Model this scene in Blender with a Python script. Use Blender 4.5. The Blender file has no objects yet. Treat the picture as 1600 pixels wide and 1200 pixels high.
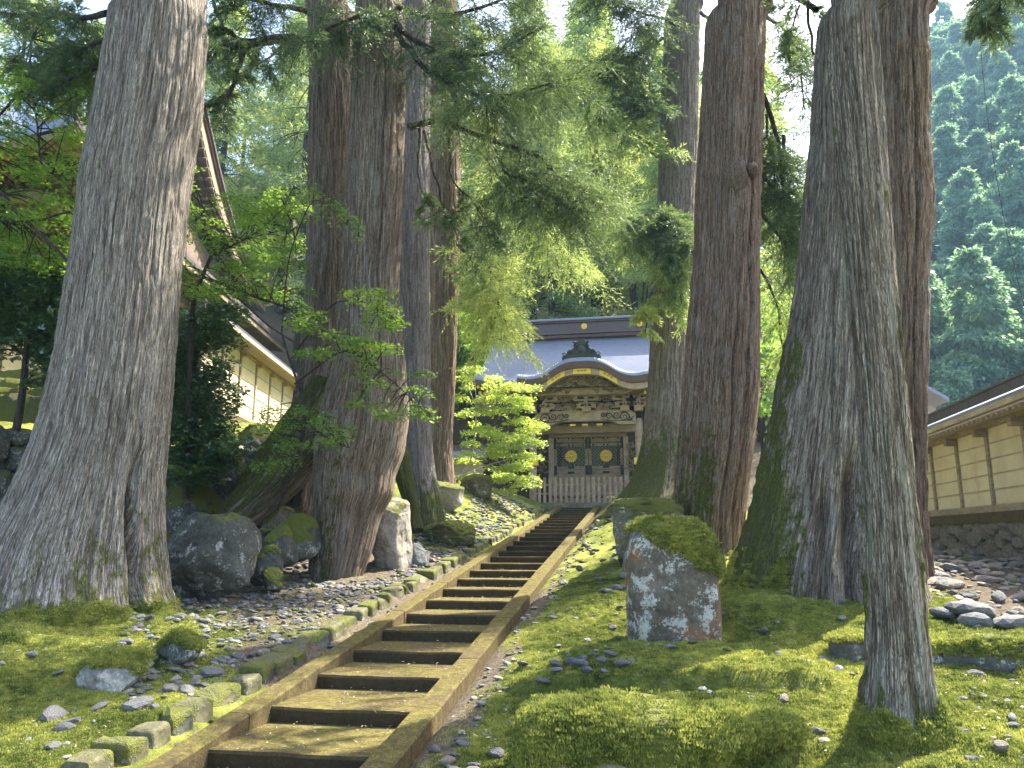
import bpy, math, random
import numpy as np
from mathutils import Vector
R = math.radians
rng = np.random.default_rng(7)
random.seed(7)
SC = bpy.context.scene
C = SC.collection

# ---------------------------------------------------------------- camera, world, sun
F = 1200.0; PITCH = math.atan(240 / 1200); YAW = R(9.692)
cam_d = bpy.data.cameras.new('camera'); cam_d.lens = 27.0; cam_d.sensor_width = 36.0
cam_d.clip_start = 0.1; cam_d.clip_end = 3000
cam = bpy.data.objects.new('camera', cam_d); C.objects.link(cam)
cam.location = (0, 0, 0); cam.rotation_euler = (math.pi / 2 + PITCH, 0, YAW)
SC.camera = cam

SUN_EL, SUN_AZ = R(52), R(46)          # azimuth from +Y towards +X
w = bpy.data.worlds.new('World'); SC.world = w; w.use_nodes = True
wn = w.node_tree.nodes; bg = wn['Background']
sky = wn.new('ShaderNodeTexSky'); sky.sky_type = 'NISHITA'; sky.sun_disc = False
sky.sun_elevation = SUN_EL; sky.sun_rotation = SUN_AZ
sky.dust_density = 3.0; sky.air_density = .75; sky.ozone_density = .6
w.node_tree.links.new(sky.outputs[0], bg.inputs[0]); bg.inputs[1].default_value = 0.15
sd = bpy.data.lights.new('sun', 'SUN'); sd.energy = 4.2; sd.angle = R(0.53); sd.color = (1.0, 0.94, 0.83)
sun = bpy.data.objects.new('sun', sd); C.objects.link(sun)
sdir = Vector((math.cos(SUN_EL) * math.sin(SUN_AZ), math.cos(SUN_EL) * math.cos(SUN_AZ), math.sin(SUN_EL)))
sun.rotation_euler = (-sdir).to_track_quat('-Z', 'Y').to_euler()
vs = SC.view_settings; vs.view_transform = 'Standard'; vs.look = 'None'; vs.gamma = 1.0; vs.use_curve_mapping = False
vs.exposure = 2.3
SC.render.engine = 'CYCLES'
SC.cycles.max_bounces = 6; SC.cycles.diffuse_bounces = 3; SC.cycles.glossy_bounces = 2
SC.cycles.transmission_bounces = 4; SC.cycles.volume_bounces = 1; SC.cycles.use_denoising = True

# ---------------------------------------------------------------- numbers
def ray(u, v):
    x = (u - 800) / F; y = (600 - v) / F
    fw = math.cos(PITCH) - y * math.sin(PITCH); up = math.sin(PITCH) + y * math.cos(PITCH)
    c, s = math.cos(YAW), math.sin(YAW)
    return np.array([x * c - fw * s, x * s + fw * c, up])
def P(u, v, Y):
    r = ray(u, v); return r / r[1] * Y
def X_(u, Y, v=700): return float(P(u, v, Y)[0])
def Z_(v, Y, u=915): return float(P(u, v, Y)[2])

_perm = np.random.default_rng(3).permutation(256).astype(np.int64)
_perm = np.concatenate([_perm, _perm, _perm]); _val = np.random.default_rng(4).uniform(-1, 1, 256)
def vn(p):
    p = np.asarray(p, float); i = np.floor(p).astype(np.int64); f = p - i; f = f * f * f * (f * (f * 6 - 15) + 10); i &= 255
    out = 0
    for dx in (0, 1):
        for dy in (0, 1):
            for dz in (0, 1):
                h = _perm[_perm[_perm[(i[..., 0] + dx) & 255] + ((i[..., 1] + dy) & 255)] + ((i[..., 2] + dz) & 255)] & 255
                out = out + _val[h] * (f[..., 0] if dx else 1 - f[..., 0]) * (f[..., 1] if dy else 1 - f[..., 1]) * (f[..., 2] if dz else 1 - f[..., 2])
    return out
def fbm(p, o=3):
    a = 0; s = 1.0; t = 0
    for k in range(o):
        a = a + s * vn(np.asarray(p) * (2.03 ** k) + k * 17.3); t += s; s *= .5
    return a / t
def sstep(a, b, x):
    t = np.clip((x - a) / (b - a), 0, 1); return t * t * (3 - 2 * t)
def nrm(a): return a / np.maximum(np.linalg.norm(a, axis=-1, keepdims=True), 1e-9)

# ---------------------------------------------------------------- mesh building
def mesh(name, V, Fs, mat=None, smooth=True, attrs=None):
    """Fs: list of (n,k) integer arrays"""
    V = np.asarray(V, np.float32).reshape(-1, 3)
    me = bpy.data.meshes.new(name)
    Fs = [np.asarray(f, np.int32) for f in Fs if len(f)]
    loops = np.concatenate([f.ravel() for f in Fs]); tot = np.concatenate([np.full(len(f), f.shape[1], np.int32) for f in Fs])
    st = np.concatenate([[0], np.cumsum(tot)[:-1]]).astype(np.int32)
    me.vertices.add(len(V)); me.vertices.foreach_set('co', V.ravel())
    me.loops.add(len(loops)); me.loops.foreach_set('vertex_index', loops)
    me.polygons.add(len(tot)); me.polygons.foreach_set('loop_start', st); me.polygons.foreach_set('loop_total', tot)
    me.polygons.foreach_set('use_smooth', np.full(len(tot), smooth))
    me.update(calc_edges=True)
    for k, (ty, arr) in (attrs or {}).items():
        a = me.attributes.new(k, 'FLOAT' if ty == 1 else 'FLOAT_VECTOR', 'POINT')
        a.data.foreach_set('value' if ty == 1 else 'vector', np.asarray(arr, np.float32).ravel())
    if mat: me.materials.append(mat)
    return me
class MB:
    def __init__(s): s.V = []; s.F = {}; s.n = 0
    def add(s, V, Fc):
        V = np.asarray(V, float).reshape(-1, 3)
        if not isinstance(Fc, list) or (len(Fc) and isinstance(Fc[0], (tuple, int))): Fc = [np.asarray(Fc)]
        for f in Fc:
            f = np.asarray(f)
            if len(f): s.F.setdefault(f.shape[1], []).append(f + s.n)
        s.V.append(V); s.n += len(V); return s
    def box(s, x0, x1, y0, y1, z0, z1, b=0.0):
        V = np.array([(x, y, z) for z in (z0, z1) for y in (y0, y1) for x in (x0, x1)], float)
        if b > 0:
            c = V.mean(0); q = []; 
            for v in V:
                sg = np.sign(c - v)
                for a in range(3):
                    d = sg * b; d[a] = 0; q.append(v + d)
            q = np.array(q)          # 3 verts per corner; index corner*3+axis(kept)
            i = lambda c_, a: c_ * 3 + a
            f4 = []; f3 = []
            sides = {0: [(0, 2, 6, 4), (1, 5, 7, 3)], 1: [(0, 4, 5, 1), (2, 3, 7, 6)], 2: [(0, 1, 3, 2), (4, 6, 7, 5)]}
            for a in sides:
                for k, fc in enumerate(sides[a]): f4.append([i(c_, a) for c_ in fc][::-1] if True else 0)
            def edge(c1, c2, a1, a2): f4.append([i(c1, a1), i(c2, a1), i(c2, a2), i(c1, a2)])
            for c1 in range(8):
                for ax in range(3):
                    c2 = c1 ^ (1 << ax)
                    if c2 > c1:
                        a1, a2 = [a for a in range(3) if a != ax]; edge(c1, c2, a1, a2)
            for c_ in range(8): f3.append([i(c_, 0), i(c_, 1), i(c_, 2)])
            return s.add(q, [np.array(f4), np.array(f3)])
        return s.add(V, np.array([(0, 2, 3, 1), (4, 5, 7, 6), (0, 1, 5, 4), (2, 6, 7, 3), (0, 4, 6, 2), (1, 3, 7, 5)]))
    def obox(s, c, ax, ay, az):
        """oriented box: centre and three half vectors"""
        c, ax, ay, az = [np.asarray(t, float) for t in (c, ax, ay, az)]
        V = [c + i * ax + j * ay + k * az for k in (-1, 1) for j in (-1, 1) for i in (-1, 1)]
        return s.add(V, np.array([(0, 2, 3, 1), (4, 5, 7, 6), (0, 1, 5, 4), (2, 6, 7, 3), (0, 4, 6, 2), (1, 3, 7, 5)]))
    def bar(s, a, b, w, h, up=(0, 0, 1)):
        a = np.asarray(a, float); b = np.asarray(b, float); d = b - a; L = np.linalg.norm(d); d = d / L
        sd_ = nrm(np.cross(d, np.asarray(up, float))); u2 = np.cross(sd_, d)
        return s.obox((a + b) / 2, d * L / 2, sd_ * w / 2, u2 * h / 2)
    def tube(s, pts, rad, n=6, cap=True):
        pts = np.asarray(pts, float); m = len(pts); rad = np.broadcast_to(np.asarray(rad, float), (m,))
        d = nrm(np.gradient(pts, axis=0)); ref = np.array([0.31, 0.22, 1.0]) if abs(d[:, 2]).mean() < .8 else np.array([1.0, .1, .1])
        a = nrm(np.cross(d, ref)); b = np.cross(d, a)
        t = np.arange(n) / n * 2 * math.pi
        V = pts[:, None] + rad[:, None, None] * (np.cos(t)[None, :, None] * a[:, None] + np.sin(t)[None, :, None] * b[:, None])
        i = np.arange(m - 1)[:, None] * n; j = np.arange(n)[None]; k = (j + 1) % n
        Fq = np.stack([i + j, i + k, i + n + k, i + n + j], -1).reshape(-1, 4)
        s.add(V, Fq)
        return s
    def grid(s, V):
        """V (m,n,3)"""
        m, n = V.shape[:2]; i = np.arange(m - 1)[:, None] * n; j = np.arange(n - 1)[None]
        return s.add(V, np.stack([i + j, i + j + 1, i + n + j + 1, i + n + j], -1).reshape(-1, 4))
    def slab(s, top, th):
        """closed sheet from a grid of top points, thickness th along -z (vector allowed)"""
        off = np.array([0, 0, -th]) if np.isscalar(th) else np.asarray(th)
        m, n = top.shape[:2]; s.grid(top); s.grid((top + off)[:, ::-1])
        for e in (top[0, ::-1], top[-1], top[:, 0], top[::-1, -1]):
            s.grid(np.stack([e, e + off], 0)[::-1] if False else np.stack([e + off, e], 0))
        return s
    def lathe(s, prof, c, n=24, axis='z'):
        prof = np.asarray(prof, float); t = np.arange(n) / n * 2 * math.pi
        V = np.stack([prof[:, :1] * np.cos(t), prof[:, :1] * np.sin(t), np.repeat(prof[:, 1:2], n, 1)], -1)
        if axis == 'y': V = np.stack([V[..., 0], -V[..., 2], V[..., 1]], -1)
        V = V + np.asarray(c); m = len(prof)
        i = np.arange(m - 1)[:, None] * n; j = np.arange(n)[None]; k = (j + 1) % n
        return s.add(V, np.stack([i + j, i + k, i + n + k, i + n + j], -1).reshape(-1, 4))
    def mesh(s, name, mat, smooth=False, shift=(0, 0, 0), attrs=None):
        V = np.concatenate(s.V) - np.asarray(shift)
        return mesh(name, V, [np.concatenate(f) for f in s.F.values()], mat, smooth, attrs)
def wloc(o):
    v = np.zeros(3)
    while o is not None: v = v + np.array(o.location); o = o.parent
    return v
def link(name, me, parent=None, loc=None):
    o = bpy.data.objects.new(name, me); C.objects.link(o)
    if parent is not None: o.parent = parent
    if loc is not None: o.location = loc
    return o
def part(name, mb, mat, parent, smooth=False, attrs=None):
    """world-space mesh builder -> child mesh object"""
    return link(name, mb.mesh(name, mat, smooth, wloc(parent), attrs), parent)
def partm(name, V, Fs, mat, parent, smooth=True, attrs=None):
    return link(name, mesh(name, np.asarray(V).reshape(-1, 3) - wloc(parent), Fs, mat, smooth, attrs), parent)
def tag(o, label=None, cat=None, group=None, kind=None):
    if label: o['label'] = label
    if cat: o['category'] = cat
    if group: o['group'] = group
    if kind: o['kind'] = kind
    return o
def thing(name, loc, label, cat, group=None):
    return tag(link(name, None, None, tuple(float(t) for t in loc)), label, cat, group)

# ---------------------------------------------------------------- materials
class NT:
    def __init__(s, name):
        s.m = bpy.data.materials.new(name); s.m.use_nodes = True; s.t = s.m.node_tree; s.n = s.t.nodes
        s.b = s.n['Principled BSDF']; s.out = s.n['Material Output']
        s.b.inputs['Roughness'].default_value = .85; s.b.inputs['Specular IOR Level'].default_value = .25
    def new(s, ty, **k):
        x = s.n.new(ty)
        for a, v in k.items(): setattr(x, a, v)
        return x
    def L(s, a, b): s.t.links.new(a, b)
    def coord(s, attr=None, scale=(1, 1, 1), obj=True):
        if attr: c = s.new('ShaderNodeAttribute', attribute_name=attr).outputs['Vector']
        else: c = s.new('ShaderNodeTexCoord').outputs['Object'] if obj else s.new('ShaderNodeNewGeometry').outputs['Position']
        mp = s.new('ShaderNodeMapping'); mp.inputs['Scale'].default_value = scale; s.L(c, mp.inputs['Vector']); return mp.outputs[0]
    def noise(s, co, sc, det=4, rough=.55, dist=0):
        x = s.new('ShaderNodeTexNoise'); x.inputs['Scale'].default_value = sc; x.inputs['Detail'].default_value = det
        x.inputs['Roughness'].default_value = rough; x.inputs['Distortion'].default_value = dist; s.L(co, x.inputs['Vector']); return x.outputs['Fac']
    def ramp(s, f, stops):
        x = s.new('ShaderNodeValToRGB'); e = x.color_ramp.elements
        while len(e) < len(stops): e.new(.5)
        for q, (p, c) in zip(e, stops):
            q.position = p; q.color = (*c, 1) if not np.isscalar(c) else (c, c, c, 1)
        s.L(f, x.inputs[0]); return x.outputs[0]
    def mix(s, f, a, b, mode='MIX'):
        x = s.new('ShaderNodeMix', data_type='RGBA', blend_type=mode)
        for v, i in ((f, 0), (a, 6), (b, 7)):
            if hasattr(v, 'links'): s.L(v, x.inputs[i])
            else: x.inputs[i].default_value = v if i == 0 else (*v, 1)
        return x.outputs[2]
    def math(s, op, a, b=0.0, clamp=False):
        x = s.new('ShaderNodeMath', operation=op, use_clamp=clamp)
        for v, i in ((a, 0), (b, 1)):
            if hasattr(v, 'links'): s.L(v, x.inputs[i])
            else: x.inputs[i].default_value = v
        return x.outputs[0]
    def attr(s, name): return s.new('ShaderNodeAttribute', attribute_name=name).outputs['Fac']
    def bump(s, h, st=.5, dist=.01):
        x = s.new('ShaderNodeBump'); x.inputs['Strength'].default_value = st; x.inputs['Distance'].default_value = dist
        s.L(h, x.inputs['Height']); s.L(x.outputs[0], s.b.inputs['Normal']); return x
    def col(s, c):
        if hasattr(c, 'links'): s.L(c, s.b.inputs['Base Color'])
        else: s.b.inputs['Base Color'].default_value = (*c, 1)
        return s

def m_leaf(name, ca, cb, cc, trans=.45, spec=.06):
    t = NT(name); g = t.new('ShaderNodeNewGeometry').outputs['Random Per Island']
    oi = t.new('ShaderNodeObjectInfo').outputs['Random']
    n = t.noise(t.coord(obj=False), .45, 2)
    f = t.math('ADD', t.math('MULTIPLY', g, .5), t.math('MULTIPLY', n, .6))
    f = t.math('ADD', f, t.math('MULTIPLY', oi, .25)); f = t.math('SUBTRACT', f, .12, True)
    c = t.ramp(f, [(.15, ca), (.5, cb), (.9, cc)])
    d = t.new('ShaderNodeBsdfDiffuse'); tr = t.new('ShaderNodeBsdfTranslucent'); gl = t.new('ShaderNodeBsdfGlossy')
    gl.inputs['Roughness'].default_value = .45
    c2 = t.mix(.32, c, (cc[0] * 1.5, cc[1] * 1.3, cc[2] * .6))
    t.L(c, d.inputs[0]); t.L(c2, tr.inputs[0])
    m1 = t.new('ShaderNodeMixShader'); m1.inputs[0].default_value = trans; t.L(d.outputs[0], m1.inputs[1]); t.L(tr.outputs[0], m1.inputs[2])
    m2 = t.new('ShaderNodeMixShader'); m2.inputs[0].default_value = spec; t.L(m1.outputs[0], m2.inputs[1]); t.L(gl.outputs[0], m2.inputs[2])
    t.L(m2.outputs[0], t.out.inputs[0]); return t.m

def m_bark(name, c0, c1, c2, moss=(.11, .13, .028), red=(.16, .09, .065), lich=None):
    t = NT(name)
    nA = t.noise(t.coord('bc', (30, 30, .75)), 1, 4, .6, .35); nB = t.noise(t.coord('bc', (78, 78, 1.9)), 1, 4, .62, .3); nC = t.noise(t.coord('bc', (150, 150, 24)), 1, 3, .7)
    n3 = t.noise(t.coord('bc', (2.2, 2.2, .7)), 1, 4, .6); n4 = t.noise(t.coord('bc', (11, 11, .8)), 1, 4, .6); n5 = t.noise(t.coord('bc', (28, 28, 9)), 1, 5, .7)
    def crack(n, wd): return t.ramp(t.math('MULTIPLY', t.math('ABSOLUTE', t.math('SUBTRACT', n, .5)), 1 / wd), [(.25, 1), (1.0, 0)])
    dst = t.new('ShaderNodeMix', data_type='VECTOR'); dst.inputs[0].default_value = .12; nz = t.new('ShaderNodeTexNoise'); nz.inputs['Scale'].default_value = 1.0; nz.inputs['Detail'].default_value = 3
    t.L(t.coord('bc', (20, 20, 2.5)), nz.inputs['Vector']); vco = t.coord('bc', (20, 20, 1.5)); t.L(vco, dst.inputs[4]); va = t.new('ShaderNodeVectorMath', operation='ADD'); sc_ = t.new('ShaderNodeVectorMath', operation='SCALE'); sc_.inputs[3].default_value = 1.6
    t.L(nz.outputs['Color'], sc_.inputs[0]); t.L(vco, va.inputs[0]); t.L(sc_.outputs[0], va.inputs[1])
    vo = t.new('ShaderNodeTexVoronoi'); t.L(va.outputs[0], vo.inputs['Vector']); ve = t.new('ShaderNodeTexVoronoi', feature='DISTANCE_TO_EDGE'); t.L(va.outputs[0], ve.inputs['Vector'])
    sv_ = t.new('ShaderNodeSeparateColor'); t.L(vo.outputs['Color'], sv_.inputs[0]); kV = t.ramp(ve.outputs['Distance'], [(.0, 1), (.09, 0)])
    kA, kB = crack(nA, .034), crack(nB, .035)
    base = t.ramp(t.math('ADD', t.math('MULTIPLY', nB, .5), t.math('MULTIPLY', nC, .5)), [(.32, c0), (.5, c1), (.66, c2)])
    base = t.mix(t.math('MULTIPLY', t.ramp(n3, [(.45, 0), (.75, 1)]), .35), base, red)
    base = t.mix(t.math('MULTIPLY', t.ramp(n4, [(.5, 0), (.68, 1)]), .4), base, c2)
    base = t.mix(t.math('MULTIPLY', t.ramp(n5, [(.52, 0), (.7, 1)]), .45), base, c0)
    dk = tuple(v * .28 for v in c0)
    base = t.mix(t.math('MULTIPLY', kA, .7), base, dk); base = t.mix(t.math('MULTIPLY', kB, .5), base, dk)
    cav = t.attr('cav'); base = t.mix(t.math('MULTIPLY', cav, .4), base, tuple(v * .7 for v in red))
    base = t.mix(t.math('MULTIPLY', sv_.outputs[0], .26), base, dk); base = t.mix(t.math('MULTIPLY', kV, .6), base, dk); base = t.mix(t.ramp(sv_.outputs[1], [(.7, 0), (.95, .35)]), base, c2)
    if lich: base = t.mix(t.math('MULTIPLY', t.ramp(t.noise(t.coord('bc', (9, 9, 1.6)), 1, 5, .7), [(.55, 0), (.62, 1)]), .5), base, lich)
    ms = t.attr('moss'); mn = t.noise(t.coord('bc', (14, 14, 6)), 1, 6, .7)
    mk = t.ramp(t.math('ADD', ms, t.math('MULTIPLY', t.math('SUBTRACT', mn, .5), 1.9)), [(.40, 0), (.62, 1)])
    mk = t.math('MULTIPLY', mk, t.math('SUBTRACT', 1.0, t.math('MULTIPLY', kA, .6)))
    mc = t.ramp(t.noise(t.coord('bc', (50, 50, 30)), 1, 4, .7), [(.3, tuple(v * .4 for v in moss)), (.5, moss), (.7, tuple(v * 1.7 for v in moss))])
    t.col(t.mix(mk, base, mc))
    h = t.math('ADD', t.math('MULTIPLY', nB, .5), t.math('MULTIPLY', nC, .35)); h = t.math('SUBTRACT', h, t.math('MULTIPLY', kA, .8)); h = t.math('SUBTRACT', h, t.math('MULTIPLY', kB, .3)); h = t.math('SUBTRACT', h, t.math('MULTIPLY', kV, .5)); h = t.math('ADD', h, t.math('MULTIPLY', sv_.outputs[2], .3))
    h = t.math('ADD', h, t.math('MULTIPLY', t.math('MULTIPLY', mk, mn), .8))
    t.bump(h, 1.0, .018); t.b.inputs['Roughness'].default_value = .95; t.b.inputs['Specular IOR Level'].default_value = .08
    return t.m

def m_rock(name, c0, c1, lich=.5, lc=(.55, .55, .47), moss=(.13, .14, .025), stain=None, sc=1.0, wet=.8):
    t = NT(name); co = t.coord(scale=(sc, sc, sc))
    n1 = t.noise(co, 3.2, 6, .6); n2 = t.noise(co, 22, 4, .65); n3 = t.noise(co, 5.5, 8, .68, .4)
    base = t.ramp(n1, [(.3, c0), (.7, c1)]); base = t.mix(t.ramp(n2, [(.35, .5), (.6, 0)]), base, tuple(v * .4 for v in c0))
    if stain: base = t.mix(t.math('MULTIPLY', t.ramp(t.noise(t.coord(scale=(sc, sc, sc)), 2.1, 5, .6), [(.55, 0), (.66, 1)]), .8), base, stain)
    if lich > 0:
        lk = t.ramp(t.math('ADD', t.math('MULTIPLY', n3, .62), t.math('MULTIPLY', t.noise(co, 38, 5, .75), .38)), [(.60 - .13 * lich, 0), (.635 - .13 * lich, 1)]); base = t.mix(lk, base, t.mix(n2, tuple(v * .75 for v in lc), lc))
    ms = t.attr('moss'); mk = t.ramp(t.math('ADD', ms, t.math('MULTIPLY', t.math('SUBTRACT', n3, .5), 1.2)), [(.42, 0), (.58, 1)])
    mc = t.mix(t.noise(co, 60, 3), tuple(v * .55 for v in moss), tuple(v * 1.5 for v in moss))
    t.col(t.mix(mk, base, mc))
    mh = t.math('MULTIPLY', t.noise(co, 90, 3), mk)
    t.bump(t.math('ADD', t.math('ADD', n1, t.math('MULTIPLY', n2, .4)), mh), .8, .03); t.b.inputs['Roughness'].default_value = wet
    return t.m

def m_wood(name, c0, c1, sc=(3, 3, 14), rough=.8):
    t = NT(name); co = t.coord(scale=sc); n = t.noise(co, 1.5, 6, .6, .5); n2 = t.noise(t.coord(), 1.7, 3)
    c = t.ramp(n, [(.3, c0), (.7, c1)]); c = t.mix(t.ramp(n2, [(.35, .45), (.7, 0)]), c, tuple(v * .5 for v in c0))
    t.col(c); t.bump(n, .35, .01); t.b.inputs['Roughness'].default_value = rough; return t.m
def m_flat(name, c, rough=.6, metal=0, var=.25, sc=8, spec=.3, bump=.2):
    t = NT(name); n = t.noise(t.coord(), sc, 4)
    t.col(t.mix(n, tuple(v * (1 - var) for v in c), tuple(min(1, v * (1 + var)) for v in c))); t.bump(n, bump, .005)
    t.b.inputs['Roughness'].default_value = rough; t.b.inputs['Metallic'].default_value = metal; t.b.inputs['Specular IOR Level'].default_value = spec
    return t.m

M = {}
M['bark_grey'] = m_bark('bark_pale_grey', (.29, .245, .19), (.52, .465, .385), (.70, .64, .55), moss=(.15, .16, .04), red=(.26, .17, .145))
M['bark_brown'] = m_bark('bark_brown', (.21, .15, .105), (.42, .33, .25), (.60, .52, .42), red=(.33, .18, .12), lich=(.38, .39, .34))
M['bark_lilac'] = m_bark('bark_lilac_grey', (.28, .235, .22), (.48, .43, .405), (.64, .60, .56), red=(.27, .19, .17))
M['bark_red'] = m_bark('bark_red_brown', (.21, .135, .085), (.42, .295, .205), (.60, .49, .38), red=(.36, .19, .12), lich=(.38, .37, .32))
M['bark_olive'] = m_bark('bark_olive', (.20, .16, .11), (.40, .34, .26), (.58, .52, .43), moss=(.11, .125, .03), red=(.24, .13, .095), lich=(.36, .38, .31))
M['bark_thin'] = m_bark('bark_branches', (.08, .065, .05), (.14, .115, .09), (.24, .21, .18))
M['limb_pale'] = m_flat('limb_pale', (.33, .30, .26), .9, sc=20)
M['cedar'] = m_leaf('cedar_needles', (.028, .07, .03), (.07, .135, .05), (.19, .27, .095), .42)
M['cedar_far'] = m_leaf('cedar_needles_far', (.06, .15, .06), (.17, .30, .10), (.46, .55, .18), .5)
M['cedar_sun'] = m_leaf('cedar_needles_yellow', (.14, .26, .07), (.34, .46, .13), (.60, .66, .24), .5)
M['mountain'] = m_leaf('mountain_leaves', (.05, .16, .12), (.14, .30, .18), (.34, .48, .27), .45)
M['maple'] = m_leaf('maple_leaves', (.08, .19, .03), (.16, .32, .045), (.30, .44, .07), .5)
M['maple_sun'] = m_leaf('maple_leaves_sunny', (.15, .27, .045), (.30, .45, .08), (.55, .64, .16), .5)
M['shrub_dark'] = m_leaf('shrub_leaves', (.02, .055, .018), (.04, .10, .03), (.09, .17, .05), .3, .12)
M['fern'] = m_leaf('fern_fronds', (.05, .13, .03), (.09, .2, .04), (.15, .28, .06), .4)
M['rock_dark'] = m_rock('rock_dark', (.055, .055, .045), (.14, .14, .115), .35, (.42, .43, .38))
M['rock_lichen'] = m_rock('rock_lichen', (.10, .085, .06), (.20, .165, .12), .62, (.50, .49, .41), moss=(.12, .13, .014), stain=(.26, .11, .03))
M['rock_white'] = m_rock('rock_white', (.16, .155, .13), (.32, .31, .27), .6, (.44, .43, .36))
M['rock_olive'] = m_rock('rock_olive', (.09, .085, .04), (.19, .175, .10), .3, (.50, .51, .44))
M['rock_pale'] = m_rock('rock_pale', (.22, .19, .15), (.42, .38, .32), .2)
M['pebble'] = m_rock('pebble_grey', (.13, .13, .125), (.27, .265, .25), .05, sc=3)
M['pebble_b'] = m_rock('pebble_blue_grey', (.09, .095, .10), (.20, .20, .20), .1, sc=3)
M['pebble_w'] = m_rock('pebble_pale', (.22, .18, .14), (.42, .36, .29), .15, sc=3)
M['wall_stone'] = m_rock('wall_stone', (.14, .115, .085), (.30, .26, .20), .1)
M['wood'] = m_wood('weathered_wood', (.24, .18, .115), (.46, .37, .26))
M['wood_pale'] = m_wood('pale_weathered_wood', (.38, .30, .20), (.62, .52, .38))
M['wood_dark'] = m_wood('dark_wood', (.06, .04, .028), (.13, .09, .06))
M['hall_wood'] = m_wood('hall_wood', (.15, .11, .075), (.28, .22, .155))
M['hall_pale'] = m_wood('hall_pale_wood', (.24, .185, .12), (.40, .32, .22))
M['picket'] = m_wood('picket_wood', (.30, .215, .145), (.58, .46, .34), (14, 14, 3))
M['copper'] = m_flat('copper_roof', (.25, .275, .35), .42, .25, .15, 5, .5, .1)
M['copper_b'] = m_flat('copper_roof_curved', (.25, .30, .36), .5, .2, .15, 5, .5, .1)
M['fascia'] = m_flat('brown_fascia', (.12, .075, .06), .5)
M['ridge'] = m_flat('ridge_metal', (.13, .105, .105), .45, .2)
M['black'] = m_flat('black_iron', (.02, .03, .028), .45)
M['verdigris'] = m_flat('dark_bronze', (.05, .06, .045), .5)
M['gold'] = m_flat('gilded_metal', (.95, .66, .13), .5, .1, .2, 30)
M['plaster'] = None

def m_plaster():
    t = NT('cream_plaster'); co = t.coord(); n = t.noise(co, 1.3, 5, .65); n2 = t.noise(co, 9, 4)
    c = t.ramp(n, [(.3, (.56, .47, .30)), (.6, (.70, .62, .43))])
    st = t.ramp(t.noise(t.coord(scale=(1, .8, .5)), 1.9, 5, .7), [(.60, 0), (.72, 1)])
    c = t.mix(t.math('MULTIPLY', st, .5), c, (.42, .22, .06)); c = t.mix(t.math('MULTIPLY', n2, .2), c, (.35, .33, .2))
    t.col(c); t.bump(n2, .2, .004); t.b.inputs['Roughness'].default_value = .9; return t.m
M['plaster'] = m_plaster()
def m_step():
    t = NT('mossy_concrete'); co = t.coord(obj=False); n = t.noise(co, 1.6, 6, .65); n2 = t.noise(co, 14, 6, .7); n3 = t.noise(co, 55, 5, .8)
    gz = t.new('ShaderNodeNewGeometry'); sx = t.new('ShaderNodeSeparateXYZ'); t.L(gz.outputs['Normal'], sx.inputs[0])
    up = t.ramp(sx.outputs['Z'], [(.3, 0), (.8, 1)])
    stone = t.ramp(n2, [(.3, (.055, .04, .026)), (.7, (.165, .125, .08))])
    mossy = t.ramp(n2, [(.3, (.065, .06, .016)), (.7, (.20, .17, .05))])
    mk = t.ramp(t.math('ADD', n, t.math('MULTIPLY', n2, .7)), [(.66, 0), (.92, 1)])
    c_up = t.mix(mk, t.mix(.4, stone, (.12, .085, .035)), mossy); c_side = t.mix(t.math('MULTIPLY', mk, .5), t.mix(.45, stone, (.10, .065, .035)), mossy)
    c = t.mix(up, c_side, c_up); fr = t.ramp(t.math('MULTIPLY', sx.outputs['Y'], -1.0), [(.5, 0), (.9, .75)]); c = t.mix(fr, c, t.mix(n2, (.022, .017, .01), (.065, .048, .028)))  # riser faces painted darker: their shade put into the colour
    c = t.mix(t.ramp(n3, [(.38, .85), (.52, 0)]), c, (.045, .035, .02)); c = t.mix(t.ramp(n3, [(.66, 0), (.74, .5)]), c, (.38, .32, .2))
    t.col(c); t.bump(t.math('ADD', n2, t.math('MULTIPLY', n3, .7)), .9, .012); t.b.inputs['Roughness'].default_value = .95
    t.b.inputs['Specular IOR Level'].default_value = .1; return t.m
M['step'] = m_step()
def m_ground():
    t = NT('mossy_ground'); co = t.coord(obj=False); n = t.noise(co, .9, 4); n2 = t.noise(co, 7, 5, .65); n3 = t.noise(co, 70, 4, .7); n4 = t.noise(co, 25, 3, .6)
    mossc = t.ramp(t.math('ADD', t.math('MULTIPLY', n, .6), t.math('MULTIPLY', n2, .5)), [(.36, (.055, .07, .018)), (.52, (.17, .19, .045)), (.66, (.36, .36, .085))])
    mossc = t.mix(t.ramp(n3, [(.35, .6), (.6, 0)]), mossc, (.05, .07, .012))
    dirt = t.ramp(n4, [(.3, (.07, .055, .038)), (.7, (.20, .165, .12))]); dirt = t.mix(t.ramp(n3, [(.6, 0), (.7, .7)]), dirt, (.30, .24, .15))
    mk = t.ramp(t.math('ADD', t.attr('moss'), t.math('MULTIPLY', t.math('SUBTRACT', n2, .5), 1.3)), [(.42, 0), (.55, 1)])
    t.col(t.mix(mk, dirt, mossc)); t.bump(t.math('ADD', t.math('MULTIPLY', n3, 1.2), n4), .9, .02)
    t.b.inputs['Roughness'].default_value = 1; t.b.inputs['Specular IOR Level'].default_value = .05; return t.m
M['ground'] = m_ground()
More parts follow.
